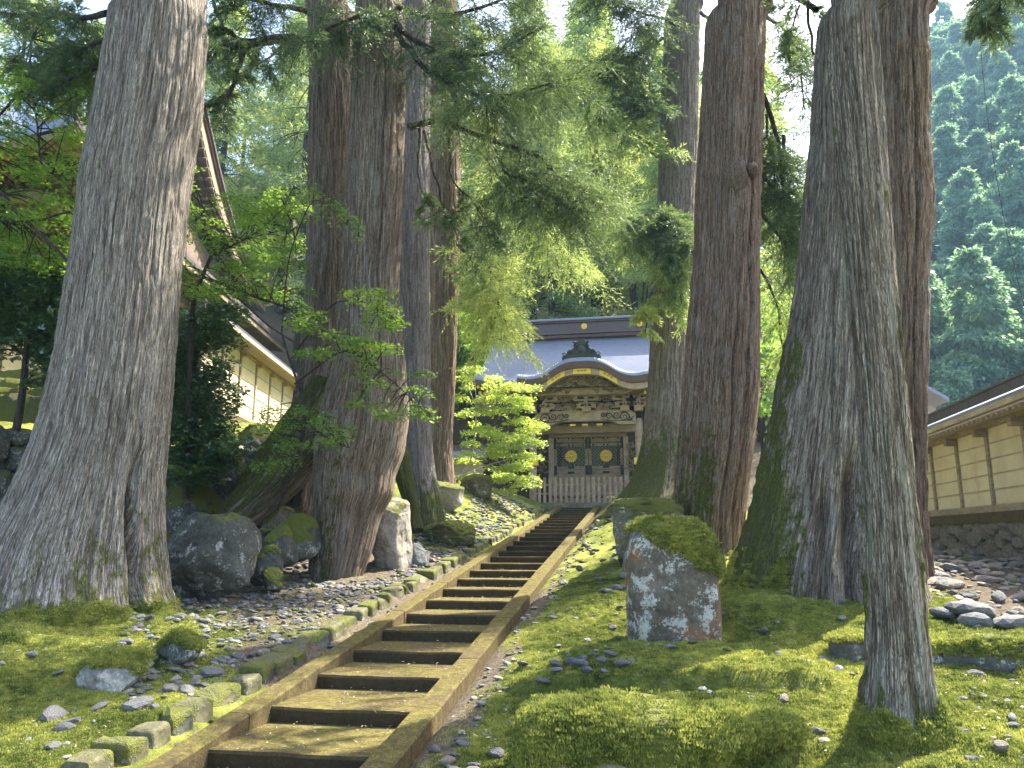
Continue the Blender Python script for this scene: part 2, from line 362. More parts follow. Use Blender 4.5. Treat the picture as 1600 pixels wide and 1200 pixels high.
def m_tuft():
    t = NT('moss_tufts'); p = t.coord(obj=False); n = t.noise(p, .9, 4); n2 = t.noise(p, 7, 5, .65)
    g = t.new('ShaderNodeObjectInfo').outputs['Random']
    f = t.math('ADD', t.math('ADD', t.math('MULTIPLY', n, .6), t.math('MULTIPLY', n2, .4)), t.math('MULTIPLY', g, .16))
    c = t.ramp(f, [(.42, (.065, .09, .022)), (.55, (.22, .255, .06)), (.70, (.47, .47, .11))])
    d = t.new('ShaderNodeBsdfDiffuse'); tr = t.new('ShaderNodeBsdfTranslucent'); t.L(c, d.inputs[0]); t.L(c, tr.inputs[0])
    m1 = t.new('ShaderNodeMixShader'); m1.inputs[0].default_value = .35; t.L(d.outputs[0], m1.inputs[1]); t.L(tr.outputs[0], m1.inputs[2])
    t.L(m1.outputs[0], t.out.inputs[0]); return t.m
M['tuft'] = m_tuft()

# ---------------------------------------------------------------- terrain
Y0, Z0, SL = 6.14, -1.335, .1075
def zs(Y):
    Y = np.asarray(Y, float)
    return np.where(Y < 0.5, Z0 + SL * (0.5 - Y0), np.where(Y > 28.7, Z0 + SL * (28.7 - Y0), Z0 + SL * (Y - Y0)))
YK = [0, 5, 6.5, 8, 10, 12.5, 15, 18, 22, 26, 30]
COLS = [(-20, [2, 2.2, 2.3, 2.5, 2.8, 3.2, 3.6, 3.9, 4, 4, 3.5]), (-10.5, [.8, 1, 1.1, 1.2, 1.5, 1.9, 2.4, 2.9, 3, 2.6, 2]),
        (-8.6, [.2, .3, .35, .4, .6, 1., 1.7, 2.4, 2.6, 2.1, 1.2]), (-7, [.05, .1, .12, .16, .16, .25, .9, 1.5, 1.7, 1.4, .7]),
        (-5.4, [0, .03, .05, .07, .05, .05, .3, .65, 1.0, .95, .6]), (-4.5, [0, .0, .02, .03, .03, .03, .1, .25, .5, .5, .4]),
        (-3.75, [0] * 5 + [.02, .04, .05, .1, .15, .15]), (-3.5, [-.1] * 11), (-3.0, [-.25] * 11), (-1.8, [-.25] * 11), (-1.56, [-.04] * 11), (-1.25, [.02, .02, .03, .04, .05, .07, .1, .15, .2, .2, .1]),
        (.3, [0, .05, .1, .2, .3, .38, .45, .6, .8, .7, .3]), (2, [0, .08, .15, .22, .32, .38, .4, .4, .6, .6, .3]),
        (3.3, [0, .15, .2, .27, .32, .3, .2, 0, 0, 0, 0]), (5, [0, .3, .32, .35, .33, .24, 0, -.2, -.5, -.8, -1]), (14, [0, .3, .32, .35, .33, .24, 0, -.2, -.5, -.8, -1])]
def G(x, y, fine=True):
    x = np.asarray(x, float); y = np.asarray(y, float); x, y = np.broadcast_arrays(x, y)
    cx = np.array([c[0] for c in COLS]); tab = np.stack([np.interp(y, YK, c[1]) for c in COLS], -1)
    xi = np.clip(x, cx[0] + 1e-6, cx[-1] - 1e-6); i = np.clip(np.searchsorted(cx, xi) - 1, 0, len(cx) - 2)
    a = np.take_along_axis(tab, i[..., None], -1)[..., 0]; b = np.take_along_axis(tab, (i + 1)[..., None], -1)[..., 0]
    t = (xi - cx[i]) / (cx[i + 1] - cx[i]); z = zs(y) + a + (b - a) * t
    hill = np.maximum(y - 34, 0); z = z + np.minimum(hill, 60) * .62 * sstep(18, 8, x)
    z = z + np.minimum(np.maximum(-x - 24, 0), 30) * .3 * sstep(5, 30, y)
    if fine:
        z3 = np.zeros_like(x)
        lump = fbm(np.stack([x * 1.5, y * 1.5, z3], -1), 3) * .075 + np.abs(vn(np.stack([x * 4, y * 4, z3 + 5], -1))) * -.05 + fbm(np.stack([x * 11, y * 11, z3], -1), 2) * .028
        amp = np.where((x > -3.5) & (x < -1.45), 0, 1) * (.35 + .65 * sstep(-1.45, -.8, x) + .65 * sstep(-4.4, -5.2, x)) * np.where(x > 3.2, .6, 1)
        z = z + lump * np.clip(amp, 0, 1)
        # small mossy ledge running across the right bank, and a second further right
        led = 6.62 + .18 * vn(np.stack([x * 1.1, z3, z3 + 3], -1))
        z = z + (sstep(led, led + .05, y) * .13 - .13 * sstep(led, led + 1.5, y)) * sstep(-1.3, -1.0, x) * sstep(1.6, 1.1, x)
        led2 = 7.3 + .1 * vn(np.stack([x * 2.1, z3, z3 + 9], -1))
        z = z + (sstep(led2, led2 + .05, y) * .16 - .16 * sstep(led2, led2 + 1.5, y)) * sstep(1.9, 2.2, x)
        # mounds left, round the big trunk
        for mx, my, r, h in ((-6.3, 7.2, .75, .22), (-5.2, 7.0, .55, .1), (-5.35, 8.1, .5, .2), (-5.9, 6.1, .7, .12), (1.5, 5.4, .6, .07), (1.2, 9.0, .9, .12), (-.4, 7.4, .5, .06), (-.5, 9.5, .6, .08), (2.0, 9.0, 1.0, .14), (1.55, 5.5, .35, .06), (-7.2, 7.6, .8, .2), (-6.6, 8.0, .9, .1)):
            z = z + h * np.exp(-((x - mx) ** 2 + (y - my) ** 2) / r ** 2)
    return z
def mossmask(x, y):
    z3 = np.zeros_like(x); n = fbm(np.stack([x * .8, y * .8, z3 + 11], -1), 3)
    left = sstep(-3.5, -4.0, x) * 0
    m = .85 * sstep(-1.5, -1.1, x) * (1 - sstep(2.9, 3.6, x) * sstep(7.2, 7.6, y)) + n * .35
    mL = np.where(x < -3.4, .95 - .75 * sstep(6.6, 8.4, y - (-x - 4.2) * 1.1) + .55 * sstep(14, 17, y + (-x - 4.5) * .8) + n * .45, 0)
    m = np.where(x < -3.4, mL, m); m = np.where(y > 32, .1 + n * .3, m); m = np.where((x > -3.5) & (x < -1.3), .35 + n * .5, m)
    return np.clip(m, 0, 1)
def axis(*segs):
    out = []
    for a, b, st in segs: out.append(np.arange(a, b, st))
    return np.concatenate(out + [[segs[-1][1]]])
gx = axis((-90, -20, 5), (-20, -9, .5), (-9, -7.2, .12), (-7.2, -3.5, .04), (-3.5, -1.5, .15), (-1.5, 3.4, .035), (3.4, 6.6, .08), (6.6, 14, .6), (14, 90, 5))
gy = axis((-12, 2, 2), (2, 4, .25), (4, 9.5, .035), (9.5, 14, .07), (14, 34, .16), (34, 110, 4))
GX, GY = np.meshgrid(gx, gy)
GZ = G(GX, GY)
gb = MB(); gb.grid(np.stack([GX, GY, GZ], -1))
mm = mossmask(GX, GY)
ground = link('ground', gb.mesh('ground', M['ground'], True, attrs={'moss': (1, mm)})); tag(ground, kind='structure')

# ---------------------------------------------------------------- staircase
st = thing('stone_staircase', (-2.42, 5, -1.5), 'long straight flight of mossy concrete steps between low kerbs climbing to the gate', 'stairs')
SX0, SX1 = -3.02, -1.82
for k in range(-3, 26):
    ya = Y0 + .9 * k; zt = Z0 + SL * (ya - Y0); yb = ya + .915
    nx = 14; xs = np.linspace(SX0 - .02, SX1 + .02, nx)
    jit = lambda s_: fbm(np.stack([xs * 4, np.full(nx, k * 3.1 + s_), np.zeros(nx)], -1), 2)
    e1 = .008 * jit(0); e2 = .007 * jit(5)
    rows = [(ya + .02 + e1 * 0, zt - .24), (ya + e1, zt - .02 + e2), (ya + .012 + e1, zt + e2), (ya + .3, zt - .003 + .006 * jit(9)), (ya + .6, zt - .012 + .006 * jit(11)), (yb, zt - .02)]
    V = np.stack([np.stack([xs, np.broadcast_to(a, nx), np.broadcast_to(b, nx)], -1) for a, b in rows], 0)
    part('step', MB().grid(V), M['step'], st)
for side, (xa, xb) in enumerate(((SX0 - .19, SX0), (SX1, SX1 + .21))):
    y = 3.6; rr = random.Random(side)
    while y < 28.9:
        L_ = rr.uniform(1.7, 2.3); y2 = min(y + L_, 29.0); n = 10
        ys = np.linspace(y + .004, y2 - .004, n); q = 6
        xs = np.array([xa, xa, xa + .015, xb - .015, xb, xb]); dz = np.array([-.42, -.015, 0, 0, -.015, -.42])
        rise = .055 + rr.uniform(-.003, .003)
        V = np.stack([np.stack([xs + rr.uniform(-.004, .004) + .004 * vn(np.stack([xs * 9, np.full(q, yy * 3), xs * 0], -1)), np.full(q, yy), Z0 + SL * (yy - Y0) + rise + dz + .006 * vn(np.stack([xs * 7, np.full(q, yy * 4), xs * 0 + 3], -1))], -1) for yy in ys], 0)
        mb = MB(); mb.grid(V[:, ::-1]); mb.add(V[0], np.array([[0, 1, 2, 3, 4, 5]])); mb.add(V[-1], np.array([[5, 4, 3, 2, 1, 0]]))
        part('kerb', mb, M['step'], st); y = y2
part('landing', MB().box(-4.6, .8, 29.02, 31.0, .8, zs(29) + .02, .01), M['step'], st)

# ---------------------------------------------------------------- stones
def ico(sub):
    import bmesh
    bm = bmesh.new(); bmesh.ops.create_icosphere(bm, subdivisions=sub, radius=1.0)
    V = np.array([v.co[:] for v in bm.verts]); Fc = np.array([[v.index for v in f.verts] for f in bm.faces]); bm.free(); return V, Fc
ICO1, ICO2, ICO5 = ico(2), ico(3), ico(6)
def stone_shape(seed, lv, amp=.28, facets=7, sq=.0):
    V, Fc = lv; r = np.random.default_rng(seed); V = V.copy()
    if sq: V = np.sign(V) * np.abs(V) ** (1 - sq); V = V / np.abs(V).max()
    for k in range(facets):          # chop flat faces
        n = nrm(r.normal(size=3)); d = r.uniform(.6, .88); h = V @ n; V = V - np.maximum(h - d, 0)[:, None] * n * .92
    V = V * (1 + amp * fbm(V * 1.1 + seed * 3.7, 3))[:, None]
    return V, Fc
PEB = []
for k in range(12):
    V, Fc = stone_shape(100 + k, ICO1, .25, 5)
    V = V * np.array([1, rng.uniform(.6, .85), rng.uniform(.3, .5)])
    PEB.append(V)
pm = [[mesh('stone', PEB[k], [ICO1[1]], mt, False, {'moss': (1, np.where(PEB[k][:, 2] > .2, mo, 0))}) for k in range(12)] for mt, mo in ((M['pebble'], .1), (M['pebble_b'], .0), (M['pebble_w'], .1), (M['pebble'], .62))]
spots = []
def scatter(n, xr, yr, sr, cond=None, w=(5, 3, 1, 2), seed=0):
    r = np.random.default_rng(seed); out = []
    pts = np.zeros((0, 3)); tries = 0
    while len(out) < n and tries < n * 12:
        tries += 1
        x, y = r.uniform(*xr), yr[0] + (yr[1] - yr[0]) * r.random(); s = sr[0] * (sr[1] / sr[0]) ** (r.random() ** 1.6)
        if cond and not cond(x, y): continue
        out.append((x, y, s, r.choice(4, p=np.array(w) / sum(w))))
    return out
c_left = lambda x, y: x > -3.72 - (1.0 + .8 * sstep(6.4, 9, y) + .6 * sstep(9, 12, y)) * 1.25 + .9 * sstep(14, 18, y) and not ((x + 4.9) ** 2 + (y - 12.6) ** 2 < .5)
spots += scatter(1700, (-6.3, -3.78), (6.3, 13.5), (.022, .078), c_left, seed=1)
spots += scatter(900, (-4.9, -3.7), (13.5, 26), (.035, .11), None, (4, 3, 2, 3), seed=2)
spots += scatter(60, (-6.9, -3.9), (4.6, 7.2), (.03, .08), None, (3, 3, 2, 1), seed=3)
spots += scatter(900, (3.0, 6.0), (8.0, 15.5), (.03, .16), None, (2, 1, 8, 1), seed=4)
spots += scatter(150, (3.2, 6.2), (15, 22), (.08, .2), None, (2, 1, 8, 1), seed=14)
spots += scatter(330, (-1.35, 3.0), (4.2, 9.5), (.02, .07), None, (2, 3, 1, 2), seed=5)
spots += scatter(240, (-1.35, .9), (9, 22), (.03, .12), None, (3, 2, 1, 5), seed=6)
spots += [(a_ + b_ * .5, c_ + d_ * .7, s_, 1) for a_, b_, c_, d_, s_ in [(-.62 + q_[0] * .0, q_[0], 6.9, q_[1], .05 + .05 * q_[2]) for q_ in np.random.default_rng(90).uniform(-.5, .6, (16, 3)).tolist()] if s_ > .03]
spots += scatter(170, (-1.5, -1.25), (4, 22), (.02, .06), None, (3, 2, 3, 3), seed=7)
spots += scatter(260, (-3.46, -3.26), (4, 27), (.03, .07), None, (3, 2, 1, 3), seed=8)
for u, v, Y, s in ((868, 1005, 6.9, .09), (905, 1010, 6.85, .085), (970, 1020, 6.7, .08), (1018, 1062, 6.1, .05), (1045, 1062, 6.1, .055), (1112, 1068, 6.0, .05), (1205, 1118, 5.3, .07), (1240, 1150, 4.9, .07),
                   (1258, 1160, 4.8, .08), (1305, 1162, 4.8, .08), (1310, 972, 8.6, .1), (905, 1065, 6.15, .03), (845, 1100, 5.6, .035), (740, 1138, 5.2, .05), (1520, 990, 8.0, .24), (1530, 1015, 7.6, .15), (1590, 1010, 7.6, .2), (1475, 985, 8.0, .14),
                   (80, 1170, 5.7, .11), (105, 1178, 5.6, .09), (95, 1188, 5.5, .08), (150, 1155, 5.9, .08), (212, 1135, 6.0, .13), (265, 1103, 6.4, .1), (290, 1105, 6.4, .1), (272, 1065, 6.9, .07), (330, 1065, 6.9, .13), (240, 1128, 6.0, .06)):
    p = P(u, v, Y); spots.append((p[0], Y, s, 1 if u > 700 and u < 1450 else 0))
sx = np.array([s[0] for s in spots]); sy = np.array([s[1] for s in spots]); sz = G(sx, sy)
size_px = np.array([s[2] for s in spots]) / sy
vis = (np.abs(sx / sy + .17) < .8)
order = np.argsort(-size_px * vis); big = set(order[:300].tolist())
gm = [MB() for _ in range(4)]
for i, (x, y, s, m_) in enumerate(spots):
    k = i % 12; a = rng.uniform(0, 6.28); tilt = rng.uniform(-.3, .3, 2); z = sz[i] + s * (.36 if x > -1.4 and x < 3.1 else .22)
    if i in big:
        o = link('stone', pm[m_][k], ground, (x, y, z)); o.rotation_euler = (tilt[0], tilt[1], a); o.scale = (s, s, s * rng.uniform(.8, 1.2))
    else:
        V = PEB[k] * s; ca, sa = math.cos(a), math.sin(a); V = np.stack([V[:, 0] * ca - V[:, 1] * sa, V[:, 0] * sa + V[:, 1] * ca, V[:, 2] + V[:, 0] * tilt[0]], -1)
        gm[m_].add(V + (x, y, z), ICO1[1])
for k, mb in enumerate(gm):
    o = part('gravel', mb, (M['pebble'], M['pebble_b'], M['pebble_w'], M['pebble'])[k], ground, False, {'moss': (1, np.full(mb.n, .55 if k == 3 else .1))}); tag(o, kind='stuff')

# edging stones along the left kerb
es = thing('stone_edging', (-3.6, 6, -1.4), 'row of squared mossy edging stones along the left side of the steps', 'edging')
y = 4.4; k = 0
while y < 28.3:
    L_ = random.uniform(.22, .5); V, Fc = stone_shape(300 + k, ICO2, .06, 2, .72)
    cx = -3.66 + random.uniform(-.025, .03); cy = y + L_ / 2; cz = float(zs(cy)) - .0 - .05 + random.uniform(-.03, .02)
    sc_ = np.array([random.uniform(.11, .16), L_ / 2 * .98, .15]); Vw = V * sc_
    o = link('edging_stone', mesh('edging_stone', Vw, [Fc], M['rock_olive'] if k % 4 else M['rock_dark'], False, {'moss': (1, np.where(Vw[:, 2] > .05, (.6, .45, .55, .3)[k % 4], .3))}), es, tuple(np.array([cx, cy, cz - .03]) - np.array(es.location)))
    o.rotation_euler = (0.1, random.uniform(-.06, .06), random.uniform(-.08, .08)); y += L_ + random.uniform(0, .03); k += 1

MOSSP = []
def boulder(label, c, size, seed, mat, rot=0, moss=(.9, .35), lv=None, facets=9, sq=.25, amp=.22, cat='boulder', top=None, sink=.2, name='boulder', tilt=0, group=None, shape=None):
    """c: centre of the footprint (z on the ground); size: full width, depth, height"""
    V, Fc = stone_shape(seed, lv or ICO5, amp, facets, sq)
    lo, hi = V.min(0), V.max(0); V = (V - (lo + hi) / 2) / (hi - lo) * 2
    if shape is not None: V = shape(V)
    # normals estimate by direction and noise relief
    V = V * np.array([size[0] / 2, size[1] / 2, size[2] / 2 * (1 + sink)])
    V = V + nrm(V) * (fbm(V * 3.5 + seed, 4) * .055 * min(size))[:, None] + nrm(V) * (np.abs(fbm(V * 9 + seed, 3)) * -.03 * min(size))[:, None]
    me0 = mesh('tmp', V, [Fc]); n = np.zeros(len(V) * 3, np.float32); me0.vertices.foreach_get('normal', n); n = n.reshape(-1, 3); bpy.data.meshes.remove(me0)
    ms = sstep(moss[1], moss[1] + .35, n[:, 2] + .45 * fbm(V * 2.2 + seed * 2, 3) + .25 * (V[:, 2] / size[2] * 2)) * moss[0]
    if top is not None: ms = np.maximum(ms, top(V, size))
    V = V + n * (ms * .028 * (1 + .8 * vn(V * 30)))[:, None]
    cr, sr = math.cos(rot), math.sin(rot); V = np.stack([V[:, 0] * cr - V[:, 1] * sr, V[:, 0] * sr + V[:, 1] * cr, V[:, 2]], -1)
    if tilt: V = np.stack([V[:, 0] + V[:, 2] * tilt, V[:, 1], V[:, 2]], -1)
    V[:, 2] += size[2] / 2 * (1 - sink)
    if c[1] < 9: MOSSP.append(V[(ms > .38) & (n[:, 2] > -.6)] + np.array(c, float))
    o = link(name, mesh(name, V, [Fc], mat, True, {'moss': (1, ms)}), None, tuple(float(q) for q in c)); return tag(o, label, cat, group)
def gc(u, Y, dz=0, v=900):
    x = X_(u, Y, v); return (x, Y, float(G(x, Y, False)) + dz)
ICO4 = ico(5)
def sh_stand(V):
    x, z = V[:, 0], V[:, 2]; V = V.copy(); hw_ = np.interp(z, [-1, -.2, .35, .7, .9, 1], [.98, 1.0, .96, .86, .66, .4])
    r_ = np.maximum(np.sqrt(x ** 2 + V[:, 1] ** 2), 1e-3); k_ = np.maximum(np.abs(x) / r_, np.abs(V[:, 1]) / r_); full = np.clip(r_ / np.sqrt(np.clip(1 - z * z, 1e-3, 1)), 0, 1)
    V[:, 0] = x / r_ * full * hw_ / k_ ** .6 - .08 * sstep(.3, 1, z); V[:, 1] = V[:, 1] / r_ * full * hw_ / k_ ** .6; return V
boulder('tall upright boulder with white lichen face and thick moss cap on its top right', (.23, 7.95, float(G(.23, 7.6)) - .10), (.92, .7, 1.22), 5, M['rock_lichen'], .12, (.0, 9), sq=.0, facets=0, amp=.10, sink=.1, shape=sh_stand, name='standing_stone', cat='stone',
        top=lambda V, s: sstep(.30, .37, V[:, 2] / s[2] * 1.0 + (V[:, 0] / s[0]) * .42 + .16 * fbm(V * 3.3 + 5, 4)) * 1.0)
boulder('wide low foreground boulder almost covered in bright moss with pale stone below', (0.02, 4.93, -1.5), (1.66, .98, .54), 12, M['rock_white'], .05, (.0, 9), sq=.5, facets=3, amp=.12, sink=.25, name='mossy_boulder',
        top=lambda V, s: sstep(-.05, .05, V[:, 2] / s[2] + .9 * (V[:, 1] / s[1] + .5) - .19 + .22 * fbm(V * 5 + 2, 3)))
boulder('large square boulder with white lichen blotches beside the left foreground trunk', gc(326, 10.0, -.08), (1.30, 1.1, 1.25), 21, M['rock_dark'], .25, (.5, .5), sq=.4, facets=7, amp=.15, sink=.1)
boulder('whitish knobbly rock alone on the moss at lower left', gc(176, 6.45, -.05, 1080), (.60, .45, .33), 33, M['rock_white'], .1, (.6, .75), sq=.15, facets=6)
boulder('big pale boulder wedged against the second trunk group right of the hollow trunk', gc(613, 13.4, .0, 850), (.78, .8, 1.2), 41, M['rock_pale'], .4, (.5, .35), facets=8, sq=.3, amp=.18, tilt=-.12)
boulder('dark flat-topped square boulder with moss behind the upright stone', gc(1010, 12.6, -.05, 850), (1.15, 1.1, .95), 52, M['rock_olive'], .15, (.7, .3), sq=.6, facets=3, amp=.08, sink=.1)
boulder('small grey block in front of the flat-topped square boulder', gc(984, 11.6, -.02, 850), (.22, .22, .36), 53, M['pebble'], .2, (.3, .6), lv=ICO4, sq=.6, facets=3, amp=.08)
boulder('low green mossy hump in the middle of the left gravel bank', (-4.2, 16.4, float(G(-4.2, 16.4, False)) - .04), (1.15, 1.3, .48), 60, M['rock_olive'], .3, (1, -.2), sq=.1)
boulder('dark pointed stone lying before the pale wedged boulder', gc(652, 13.6, -.02, 880), (.45, .4, .4), 61, M['pebble_b'], .3, (.3, .4), lv=ICO4)
boulder('squarish pale boulder below the reddish trunk on the bank', gc(690, 19.5, -.1, 800), (1.1, .9, .75), 62, M['rock_pale'], .3, (.9, .25), sq=.45)
boulder('mossy rock on the bank just under the yellow maple', gc(745, 23, 0, 780), (1.0, .8, .6), 63, M['rock_olive'], .8, (1, .1), sq=.3)
boulder('low lichen-edged slab at the foot of the left foreground trunk', gc(278, 7.25, .0, 1010), (.62, .3, .28), 64, M['rock_dark'], -.35, (.4, .5), lv=ICO4, sq=.45)
boulder('long dark ledge stone with a mossy top at lower right behind the slim trunk', gc(1545, 7.2, -.02, 1040), (1.5, .4, .22), 65, M['rock_dark'], -.1, (.7, .4), lv=ICO4, sq=.5)
boulder('knobbly white-speckled stone half sunk in moss left of the slim trunk', gc(1330, 7.4, -.03, 1030), (.36, .3, .22), 66, M['rock_dark'], .1, (.4, .5), lv=ICO4)
boulder('little grey stone on moss at the right end of the foreground boulder', gc(1218, 4.7, -.02, 1160), (.26, .2, .2), 67, M['rock_white'], .1, (.7, .45), lv=ICO4)
# dark rock pile left of the hollow trunk
for i, (u, v, Y, wd, ht) in enumerate(((415, 880, 10.8, .5, .5), (440, 850, 11.4, .55, .55), (470, 835, 12.0, .8, .62), (425, 905, 10.6, .35, .28), (395, 850, 12.2, .8, .5), (300, 800, 13, 1.4, 1.1), (345, 760, 13.6, 1.2, 1.2), (290, 740, 14.2, 1.4, 1.3), (385, 740, 14.6, 1.2, 1.0),
                                       (330, 690, 15.8, 1.3, 1.2), (395, 700, 16.2, 1.2, 1.0), (280, 680, 16.2, 1.3, 1.1), (430, 810, 13.4, .9, .5), (455, 800, 14, .8, .5))):
    p = P(u, v, Y); boulder(['small dark rock low in the pile left of the hollow trunk', 'middle rock of the dark pile by the hollow trunk', 'mossy rock of the dark pile touching the hollow trunk', 'little pebble-like block under the dark rock pile', 'rock at the back of the dark pile by the hollow trunk'][i] if i < 5 else ['mossy dark rock directly behind the big lichen boulder', 'dark rock above and right of the big lichen boulder', 'dark rock under the hanging fern by the first trunk', 'shaded rock just left of the mossy slanting root', 'highest dark rock below the left plaster wall', 'dark rock high on the bank beside the slanting root', 'dark rock high on the bank touching the evergreen shrub', 'flat rock inside the hollow under the slanting root', 'small rock deep in the hollow of the trunk'][i - 5],
            (p[0], Y, p[2] - ht * .5), (wd, wd * .8, ht), 70 + i, M['rock_dark'], i * .7, (.75, .3), lv=ICO4, sq=.3, group='rocks of the shaded bank')

# ---------------------------------------------------------------- plank-and-plaster walls on stone bases
def stone_face(parent, A, B, z0, z1, depth_dir, size, seed, mat, nmax=300):
    """irregular stones packed on the vertical face between A and B (xy); z0/z1 may be functions of t"""
    r = np.random.default_rng(seed); A = np.array(A, float); B = np.array(B, float); L_ = np.linalg.norm(B - A); dr = (B - A) / L_; dd = np.array(depth_dir, float)
    meshes = []
    for k in range(8):
        V, Fc = stone_shape(seed * 10 + k, ICO2 if size > .25 else ICO1, .12, 5, .3); meshes.append(mesh('stone', V, [Fc], mat, False, {'moss': (1, np.where(V[:, 2] > .5, .5, .15))}))
    s = r.uniform(0, .1); cnt = 0
    while s < L_ and cnt < nmax:
        wd = size * r.uniform(.7, 1.35); t = (s + wd / 2) / L_; za, zb = z0(t), z1(t); z = za
        while z < zb - .04 and cnt < nmax:
            h = min(size * r.uniform(.6, 1.6), zb - z + .02); c = A + dr * (s + wd / 2 + r.uniform(-.1, .1) * size)
            o = link('stone', meshes[r.integers(8)], parent, tuple(np.array([c[0] + dd[0] * .0, c[1] + dd[1] * .0, z + h / 2]) - wloc(parent)))
            o.scale = (wd * .56, size * .5 * r.uniform(.8, 1.2), h * .56); o.rotation_euler = (r.uniform(-.12, .12), r.uniform(-.2, .2), math.atan2(dr[1], dr[0]) + r.uniform(-.15, .15)); z += h; cnt += 1
        s += wd
    mb = MB(); pa = A - dd * .0; 
    V = np.array([[*(A + dd * size * .12), z0(0) - .4], [*(B + dd * size * .12), z0(1) - .4], [*(B + dd * size * .12), z1(1)], [*(A + dd * size * .12), z1(0)]])
    mb.add(V, np.array([[0, 1, 2, 3]])); part('backing', mb, M['rock_dark'], parent)

def plaster_wall(label, A, B, nrmv, zsill, hs, bay, roof=True, rows=5, base=None, sections=True):
    """A->B xy line of the wall face, nrmv = unit vector to the viewer side; sill at zsill, wall height hs"""
    A = np.array(A, float); B = np.array(B, float); L_ = np.linalg.norm(B - A); d = (B - A) / L_; n = np.array(nrmv, float)
    t = thing('plaster_wall', (*((A + B) / 2), zsill), label, 'wall')
    q = lambda s, o, z: np.array([*(A + d * s + n * o), z])
    d3 = np.array([*d, 0]); n3 = np.array([*n, 0]); zz = np.array([0, 0, 1.])
    def bx(s0, s1, o0, o1, z0, z1): return MB().obox(q((s0 + s1) / 2, (o0 + o1) / 2, (z0 + z1) / 2), d3 * (s1 - s0) / 2, n3 * (o1 - o0) / 2, zz * (z1 - z0) / 2)
    nb = max(1, round(L_ / bay)); bw = L_ / nb; rh = hs / rows
    for i in range(nb):
        a, b = i * bw + .05, (i + 1) * bw - .05
        for k in range(rows):
            mb = bx(a, b, -.1, .0 + (.004 if k % 2 else 0), zsill + k * rh + .016, zsill + (k + 1) * rh - .0); 
            part('plaster_panel', mb, M['plaster'], t)
            part('batten', bx(a, b, -.1, .022, zsill + k * rh - .006, zsill + k * rh + .0158), M['wood_pale'], t)
        p_ = part('post', bx(i * bw - .05, i * bw + .05, -.12, .045, zsill, zsill + hs), M['wood'], t)
        part('bracket', bx(i * bw - .07, i * bw + .07, .0455, .22, zsill + hs - .13, zsill + hs - .003), M['wood'], t)
    part('sill', bx(-.1, L_ + .1, -.18, .09, zsill - .12, zsill - .008), M['wood'], t)
    part('base_rail', bx(-.1, L_ + .1, -.22, .14, zsill - .30, zsill - .125), M['step'], t)
    part('eave_beam', bx(-.1, L_ + .1, -.12, .1, zsill + hs, zsill + hs + .12), M['wood'], t)
    # rafters
    nr = int(L_ / .2)
    rme = None
    for i in range(nr):
        if rme is None:
            mb = MB(); mb.obox((0, 0, 0), d3 * .028, n3 * .27 - zz * .05, zz * .03); rme = mb.mesh('rafter', M['wood_pale'])
        link('rafter', rme, t, tuple(q((i + .5) * .2, .2, zsill + hs + .10) - wloc(t)))
    # roof: viewer slope, far slope, ridge
    s_ = np.linspace(-.15, L_ + .15, 2)
    rw, rr_ = .62, .5
    def prof(o, z): return [q(x, o, z) for x in s_]
    top = np.array([prof(rw * .92, zsill + hs + .24), prof(rw * .5, zsill + hs + .37), prof(-.05, zsill + hs + .50)])
    part('roof_slope', MB().slab(top, .05), M['copper'], t)
    part('fascia', MB().slab(np.array([prof(rw * .92, zsill + hs + .185), prof(rw * .4, zsill + hs + .27)]), .085), M['wood_pale'], t)
    top = np.array([prof(-.05, zsill + hs + .50), prof(-.1 - rw * .5, zsill + hs + .37), prof(-.1 - rw * .92, zsill + hs + .24)])
    part('roof_slope', MB().slab(top, .05), M['copper'], t)
    ns = max(1, int(L_ / .9)); 
    for i in range(ns):
        part('ridge_tile', bx(i * L_ / ns + .006, (i + 1) * L_ / ns - .006, -.16, .02, zsill + hs + .46, zsill + hs + .66), M['ridge'], t)
    part('ridge_cap', bx(-.1, L_ + .1, -.2, .06, zsill + hs + .662, zsill + hs + .70), M['ridge'], t)
    return t
# right wall, parallel to the stairs
xw = X_(1600, 13.6, 790)
t = plaster_wall('long cream plaster wall with brown posts on a stone base at far right', (6.02, 9.2), (6.25, 26.4), (-1, 0), .56, 1.345, 1.47)
stone_face(t, (5.98, 9.2), (6.2, 26.4), lambda s: -.45 + .1 * s, lambda s: .24, (1, 0), .33, 8, M['wall_stone'])
# far small roof peeping over it
fr = thing('distant_roof', (8.5, 34, 0), 'small tip of a brown gabled roof peeping over the far right wall', 'roof')
p0 = P(1440, 608, 34); p1 = P(1476, 628, 34)
part('roof_slope', MB().slab(np.array([[p0 + (0, -.5, .1), p0 + (0, 5, .1)], [p1 + (0, -.5, .1), p1 + (0, 5, .1)]]), .15), M['copper'], fr)
part('gable', MB().box(p0[0], p1[0] - .3, 34.2, 34.5, p0[2] - 1.2, p1[2] - .12), M['wood_pale'], fr)

# left upper wall
LD = nrm(np.array(ray(777, 840)[:2]))            # direction along which it recedes
pa = P(372, 647, 21.0); LA = pa[:2] - LD * 3.2; LB = pa[:2] + LD * 7.5; nL = np.array([LD[1], -LD[0]])
t = plaster_wall('short cream plaster wall with small tiled roof on a rock bank at left between trunks', LA, LB, nL, float(pa[2]), 1.85, 1.5)
stone_face(t, LA + nL * .05, LB + nL * .05, lambda s: float(pa[2]) - 2.6 + s * 0, lambda s: float(pa[2]) - .3, -nL, .7, 9, M['wall_stone'], 80)
